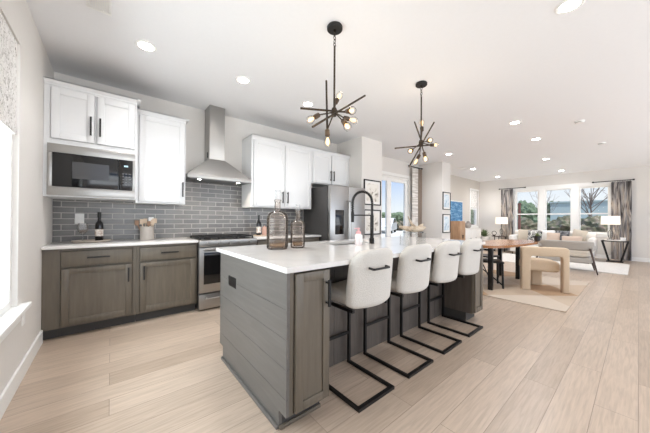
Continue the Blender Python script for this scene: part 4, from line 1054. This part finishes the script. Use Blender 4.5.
# sofa under the windows
t = thing('sofa', 'long white sofa below the living room windows', 'sofa', (11.35, 1.9, 0))
MB().box(11.0, 11.8, .86, 2.94, .10, .30, .02).build('base', 'sofa', t)
MB().rbox((11.68, 1.9, .56), (.22, 2.10, .56), .07, 10).build('backrest', 'sofa', t, 60)
for yy in (.90, 2.90):
    MB().rbox((11.38, yy, .47), (.78, .16, .42), .06, 10).build('arm', 'sofa', t, 60)
for yy in (1.31, 1.90, 2.49):
    MB().rbox((11.30, yy, .385), (.62, .58, .17), .05, 8).build('seat_cushion', 'sofa', t, 60)
for xx in (11.06, 11.74):
    for yy in (.93, 2.87): MB().tube([(xx, yy, .10), (xx, yy, 0)], [.022, .016], 8).build('leg', 'walnut', t)
def pillow(x, y, z, w, h, th, m, label, tilt=.3, rz=0.0, roll=0.0):
    def fn(q):
        u, v = q.y / (w / 2), q.z / (h / 2); k_ = max(.12, (1 - abs(u) ** 2.6) * (1 - abs(v) ** 2.6)) ** .55
        pin = 1 - .07 * (1 - (1 - abs(u)) * (1 - abs(v)))
        return (q.x * k_, q.y * (1 - .06 * (1 - v * v)), q.z * (1 - .06 * (1 - u * u)))
    k = MB().rbox((0, 0, 0), (th, w, h), .02, 10, fn)
    k.xf(Matrix.Translation((x, y, z)) @ Matrix.Rotation(rz, 4, 'Z') @ Matrix.Rotation(tilt, 4, 'Y') @ Matrix.Rotation(roll, 4, 'X'))
    solo('throw_pillow', k, m, label, 'pillow', 'throw pillows on the sofa', loc=(x, y, z - h / 2), smooth=60)
pz = .475
pillow(11.42, 2.60, pz + .20, .40, .42, .14, 'pil_beige', 'plain beige linen throw pillow leaning at the left end of the sofa', .25)
pillow(11.24, 2.28, pz + .19, .40, .40, .13, 'pil_pattern', 'black and white printed throw pillow on the sofa', .25)
pillow(11.42, 1.98, pz + .20, .38, .42, .14, 'pil_white', 'white fluffy throw pillow at the middle of the sofa', .25)
pillow(11.24, 1.80, pz + .16, .34, .34, .12, 'pil_pink', 'blush throw pillow in front of the white fluffy one', .28)
pillow(11.42, 1.60, pz + .20, .36, .40, .13, 'pil_dark', 'slate printed throw pillow on the sofa', .25)
pillow(11.42, 1.205, pz + .245, .34, .40, .13, 'pil_beige', 'beige throw pillow tilted on its side at the right end of the sofa', .25, 0, .18)
pillow(11.13, 1.34, pz + .12, .48, .25, .12, 'pil_pink', 'long blush lumbar pillow at the right end of the sofa', .30)

# coffee table with planter
t = thing('coffee_table', 'low round white table between the lounge chair and the sofa', 'table', (9.95, 1.95, RZ))
MB().lathe([(0, .345), (.40, .345), (.42, .355), (.42, .375), (.41, .385), (0, .385)], (9.95, 1.95, RZ), 40).build('tabletop', 'console', t)
MB().lathe([(0, 0), (.22, 0), (.22, .015), (.06, .05), (.06, .345), (0, .345)], (9.95, 1.95, RZ), 28).build('pedestal', 'console', t)
def leaves(c, n, L, seed, spread=.8, w=.018):
    rnd = random.Random(seed); k = MB()
    for i in range(n):
        a = rnd.uniform(0, 6.28); el = rnd.uniform(.35, 1.4); l_ = L * rnd.uniform(.6, 1.1)
        d = Vector((math.cos(a) * math.cos(el) * spread, math.sin(a) * math.cos(el) * spread, math.sin(el))); side = Vector((-math.sin(a), math.cos(a), 0)) * w
        p0 = Vector(c); p1 = p0 + d * l_ * .5; p2 = p0 + d * l_ + Vector((0, 0, -.12 * l_)); up = Vector((0, 0, .002))
        v = [p0 - side * .2, p0 + side * .2, p1 + side, p1 - side, p2]
        v2 = [q - up for q in v]
        k.add(v + v2, [(0, 1, 2, 3), (3, 2, 4), (6, 5, 8, 7), (7, 8, 9), (0, 5, 6, 1), (1, 6, 7, 2), (2, 7, 9, 4), (4, 9, 8, 3), (3, 8, 5, 0)])
    return k
px_, py_ = 6.80, 1.34
t = thing('potted_plant', 'small green plant in a black pot on the dining table', 'plant', (px_, py_, .766))
MB().lathe([(0, 0), (.034, 0), (.052, .02), (.058, .11), (.052, .11), (.048, .09), (0, .09)], (px_, py_, .7665), 20).build('pot', 'pot', t)
leaves((px_, py_, .86), 46, .11, 3, 1.0, .012).build('foliage', 'plant', t, 0)

# ------------------------------------------------------------------ side tables and lamps
def lamp(x, y, z, label, r=.20, hs=.24, hb=.42):
    t = thing('table_lamp', label, 'lamp', (x, y, z))
    MB().lathe([(0, 0), (.075, 0), (.075, .015), (.03, .03), (.055, .12), (.06, .2), (.03, .28), (.012, .30), (.012, hb), (0, hb)], (x, y, z + .0005), 24).build('base', 'acrylic', t)
    MB().tube([(x, y, z + .03), (x, y, z + hb + .06)], .006, 8).build('stem', 'bronze', t)
    MB().lathe([(r, 0), (r * .96, hs), (r * .945, hs), (r * .985, 0)], (x, y, z + hb), 36).build('lamp_shade', 'lampshade', t)
    MB().bar((x - r * .95, y, z + hb + .04), (x + r * .95, y, z + hb + .04), .004).bar((x, y - r * .95, z + hb + .04), (x, y + r * .95, z + hb + .04), .004).build('shade_frame', 'bronze', t)
    ld = bpy.data.lights.new('lamp_light', 'POINT'); ld.energy = 3.0; ld.color = (1, .88, .72); ld.shadow_soft_size = .04
    lo = bpy.data.objects.new('lamp_light', ld); COL.objects.link(lo); lo.location = (x, y, z + hb + .11)
# right: black sled table with a pale round top
tx, ty = 11.45, .45
t = thing('side_table', 'round-topped black sled side table at the right end of the sofa', 'table', (tx, ty, 0))
MB().lathe([(0, .62), (.21, .62), (.22, .628), (.22, .640), (0, .645)], (tx, ty, 0), 40).build('tabletop', 'console', t)
k = MB()
for sg in (-1, 1):
    k.bar((tx - .10, ty + sg * .26, .62), (tx + .0, ty + sg * .12, .012), .03, .03).bar((tx + .10, ty + sg * .26, .62), (tx + .0, ty + sg * .12, .012), .03, .03)
k.bar((tx - .10, ty - .27, .605), (tx - .10, ty + .27, .605), .028).bar((tx + .10, ty - .27, .605), (tx + .10, ty + .27, .605), .028)
k.box(tx - .13, tx + .13, ty - .17, ty + .17, 0, .022, .004).build('sled_frame', 'black', t)
lamp(tx, ty + .09, .645, 'white drum table lamp on the side table by the right curtain', .20, .25, .45)
t = thing('small_box', 'small white lidded box beside the lamp on the right side table', 'box', (tx - .05, ty - .16, .643))
MB().box(tx - .10, tx, ty - .21, ty - .11, .6455, .70, .004).build('body', 'paper', t); MB().box(tx - .104, tx + .004, ty - .214, ty - .106, .7002, .722, .004).build('lid', 'paper', t)
# left
tx, ty = 11.55, 3.42
t = thing('side_table', 'dark round side table at the left end of the sofa', 'table', (tx, ty, 0))
MB().lathe([(0, .57), (.25, .57), (.26, .578), (.26, .592), (0, .596)], (tx, ty, 0), 40).build('tabletop', 'walnut', t)
for a in (0.4, 2.5, 4.6): MB().tube([(tx + .2 * math.cos(a), ty + .2 * math.sin(a), .57), (tx + .17 * math.cos(a), ty + .17 * math.sin(a), 0)], .014, 8).build('leg', 'black', t)
lamp(tx + .02, ty - .06, .596, 'white drum table lamp on the dark round side table in the far corner', .20, .26, .46)
k = MB().tube([(tx - .10, ty + .15 + .075 * math.cos(a), .70 + .075 * math.sin(a)) for a in [j * math.pi / 12 for j in range(25)]], .010, 8)
t = thing('ring_ornament', 'black ring ornament beside the far corner lamp', 'ornament', (tx - .10, ty + .15, .596))
k.build('ring', 'black', t); MB().box(tx - .13, tx - .07, ty + .11, ty + .19, .5965, .622, .003).build('base', 'black', t)
# tall plant in the corner
t = thing('potted_plant', 'leafy sage green plant in a white pot in the far corner', 'plant', (11.52, 3.93, 0))
MB().lathe([(0, 0), (.15, 0), (.19, .03), (.20, .55), (.185, .55), (.18, .50), (0, .50)], (11.52, 3.93, 0), 28).build('pot', 'console', t)
leaves((11.52, 3.93, .52), 110, .38, 5, .62, .034).build('foliage', 'plant', t, 0)

# ------------------------------------------------------------------ media wall furniture
t = thing('console_cabinet', 'long white console along the media wall', 'cabinet', (10.6, 4.1, 0))
MB().box(9.70, 11.10, 3.93, 4.31, .08, .86, .004).build('body', 'console', t)
MB().box(9.68, 11.12, 3.91, 4.312, .861, .89, .003).build('top', 'console', t)
for i in range(3): 
    d = MB().box(9.72 + i * .465, 10.17 + i * .465, 3.912, 3.93, .10, .84, .003).build('door', 'console', t)
    MB().bar((10.14 + i * .465, 3.902, .45), (10.14 + i * .465, 3.902, .55), .012).build('handle', 'black', d)
MB().box(9.74, 11.06, 3.97, 4.28, 0, .08).build('plinth', 'toe', t)
t = thing('storage_cabinet', 'tan wooden upright cabinet at the left end of the white console', 'cabinet', (9.55, 4.1, 0))
MB().box(9.20, 9.66, 3.92, 4.285, .06, 1.16, .005).build('body', 'tan', t)
MB().box(9.24, 9.62, 3.97, 4.25, 0, .06).build('plinth', 'toe', t)
for a, b, hx in ((9.21, 9.425, 9.40), (9.435, 9.65, 9.46)):
    d = MB().box(a, b, 3.902, 3.92, .08, 1.14, .003).build('door', 'tan', t); MB().bar((hx, 3.89, .55), (hx, 3.89, .68), .012).build('handle', 'black', d)
t = thing('ceramic_vase', 'pale stoneware vase on the white console', 'vase', (10.33, 4.08, .89))
MB().lathe([(0, 0), (.06, 0), (.10, .06), (.11, .13), (.08, .20), (.045, .235), (.06, .26), (.05, .26), (.035, .235), (0, .22)], (10.33, 4.08, .8905), 24).build('body', 'stone', t)
t = thing('book', 'dark red upright book at the left of the white console', 'book', (9.76, 4.1, .89))
MB().box(9.74, 9.78, 4.00, 4.20, .8905, 1.13).build('cover', mat('maroon cloth', (96, 34, 40), .7), t); MB().box(9.744, 9.776, 3.998, 4.0, .895, 1.125).build('pages', 'paper', t)
t = thing('framed_picture', 'small white picture propped on the white console', 'picture', (9.98, 4.2, .89))
MB().box(9.84, 10.12, 4.20, 4.225, .8905, 1.16, .003).build('frame', 'paper', t); MB().box(9.87, 10.09, 4.197, 4.20, .92, 1.13).build('print', 'matboard', t)


# ------------------------------------------------------------------ beyond the windows
rnd = random.Random(11)
k_ = 0
ORD = ['first', 'second', 'third', 'fourth', 'fifth', 'sixth', 'seventh', 'eighth', 'ninth', 'tenth', 'eleventh', 'twelfth', 'thirteenth', 'fourteenth', 'fifteenth', 'sixteenth', 'seventeenth', 'eighteenth']
for i in range(10):
    tree(82, 2 + i * 5.3, rnd.uniform(5.0, 5.8), .80, 'evergreen in the distant tree line, %s tree from the right in its front row' % ORD[i], OUT_TREES, 100 + i)
for i in range(10):
    tree(90, 4.6 + i * 5.3, rnd.uniform(5.8, 6.6), .80, 'evergreen in the distant tree line, %s tree from the right in its back row' % ORD[i], OUT_TREES, 140 + i)
for i in range(7):
    solo('shrub', blob((58, .4 + i * 3.5, .75), 1.25, 170 + i, (1, 1, .85), .3, 4), 'leaf', 'round green bush before the metal building, %s bush from the right' % ORD[i], 'shrub', 'bushes before the metal building', smooth=0, loc=(58, .4 + i * 3.5, -.2))
bl = thing('warehouse', 'long blue-grey metal building beyond the right-hand living room window', 'building', (68, 4, -.2))
MB().box(66, 72, -6, 11.0, -.2, 4.6).build('wall', 'bluewall', bl, 0)
MB().box(65.8, 72.2, -6.2, 11.2, 4.6, 4.85).build('roof', 'bluewall', bl, 0)
bare_tree(27, 2.2, 7.2, 'bare branching tree outside the right-hand living room window', 21)
bare_tree(40, 7.4, 6.2, 'slim bare tree outside the middle living room window', 22)
bare_tree(38, 11.2, 5.4, 'small bare tree outside the left living room window', 23)
# shrubs
sh = ['olive', 'brownish', 'dusty green', 'grey green']
j = 0
for i in range(11):
    y = -1.6 + i * 1.55; x = 19.5 + (i % 2) * 2.6
    if y > 6.2: continue
    o = blob((x, y, .45), .88 + .08 * (i % 2), 300 + i, (1, 1, .95), .35, 4)
    solo('shrub', o, 'leaf2', 'mixed brown and green shrub outside the living room, shrub %s from the right' % ['first','second','third','fourth','fifth','sixth','seventh','eighth'][j], 'shrub', 'shrubs outside the living room windows', smooth=0, loc=(x, y, -.2)); j += 1
t = thing('board_fence', 'red-brown board fence outside the left living room window', 'fence', (24, 8.4, -.2))
for i in range(5): MB().box(24, 24.1, 6.0 + i * 1.1, 6.12 + i * 1.1, -.25, .95).build('post', 'redwood', t, 0)
for z in (.0, .3, .6): MB().box(23.97, 24.0, 6.0, 10.5, z, z + .24).build('board', 'redwood', t, 0)
t = thing('utility_pole', 'red-brown timber pole outside the left living room window', 'pole', (17.8, 4.3, -.2))
MB().box(17.75, 17.85, 4.25, 4.35, -.25, 2.1).build('post', 'redwood', t, 0); MB().box(17.73, 17.87, 4.23, 4.37, 2.1, 2.16).build('post_cap', 'redwood', t, 0)
# beyond the patio door
PT = 'trees beyond the patio'
for i in range(9):
    x = 30 + i * 4.4; y = 44 + rnd.uniform(-1, 1)
    tree(x, y, rnd.uniform(2.9, 3.4), 1.3, 'green tree past the patio, tree %s from the left' % ['first','second','third','fourth','fifth','sixth','seventh','eighth','ninth'][i], PT, 400 + i)
for i in range(6):
    x = 23.5 + i * 2.4; y = 19.0 + (i % 2) * .7
    solo('shrub', blob((x, y, .35), .75, 430 + i, (1, 1, .9), .35, 4), 'leaf2', 'low shrub at the edge of the patio, shrub %s from the left' % ['first','second','third','fourth','fifth','sixth'][i], 'shrub', 'shrubs beyond the patio', smooth=0, loc=(x, y, -.2))
def car(x, y, rz, label):
    t = thing('car', label, 'car', (x, y, -.06)); t.rotation_euler = (0, 0, rz); OFF[t.name] = Vector((0, 0, 0))
    side = [(-2.1, .28), (-2.15, .62), (-1.95, .82), (-1.2, .92), (-.65, 1.36), (.75, 1.40), (1.45, .98), (2.0, .90), (2.15, .62), (2.1, .28)]
    MB().prism(side, 'Y', -.84, .84).build('body', 'carwhite', t, 20)
    g = [(-1.05, .94), (-.60, 1.30), (.70, 1.33), (1.25, .98)]
    for yy in (-.845, .843): MB().prism(g, 'Y', yy, yy + .003).build('side_window', 'blackgloss', t, 0)
    for wx in (-1.35, 1.35):
        for wy in (-.80, .66): MB().tube([(wx, wy, .32), (wx, wy + .16, .32)], .32, 20).build('wheel', 'tyre', t)
car(20.2, 15.4, .5, 'white car parked beyond the patio door')
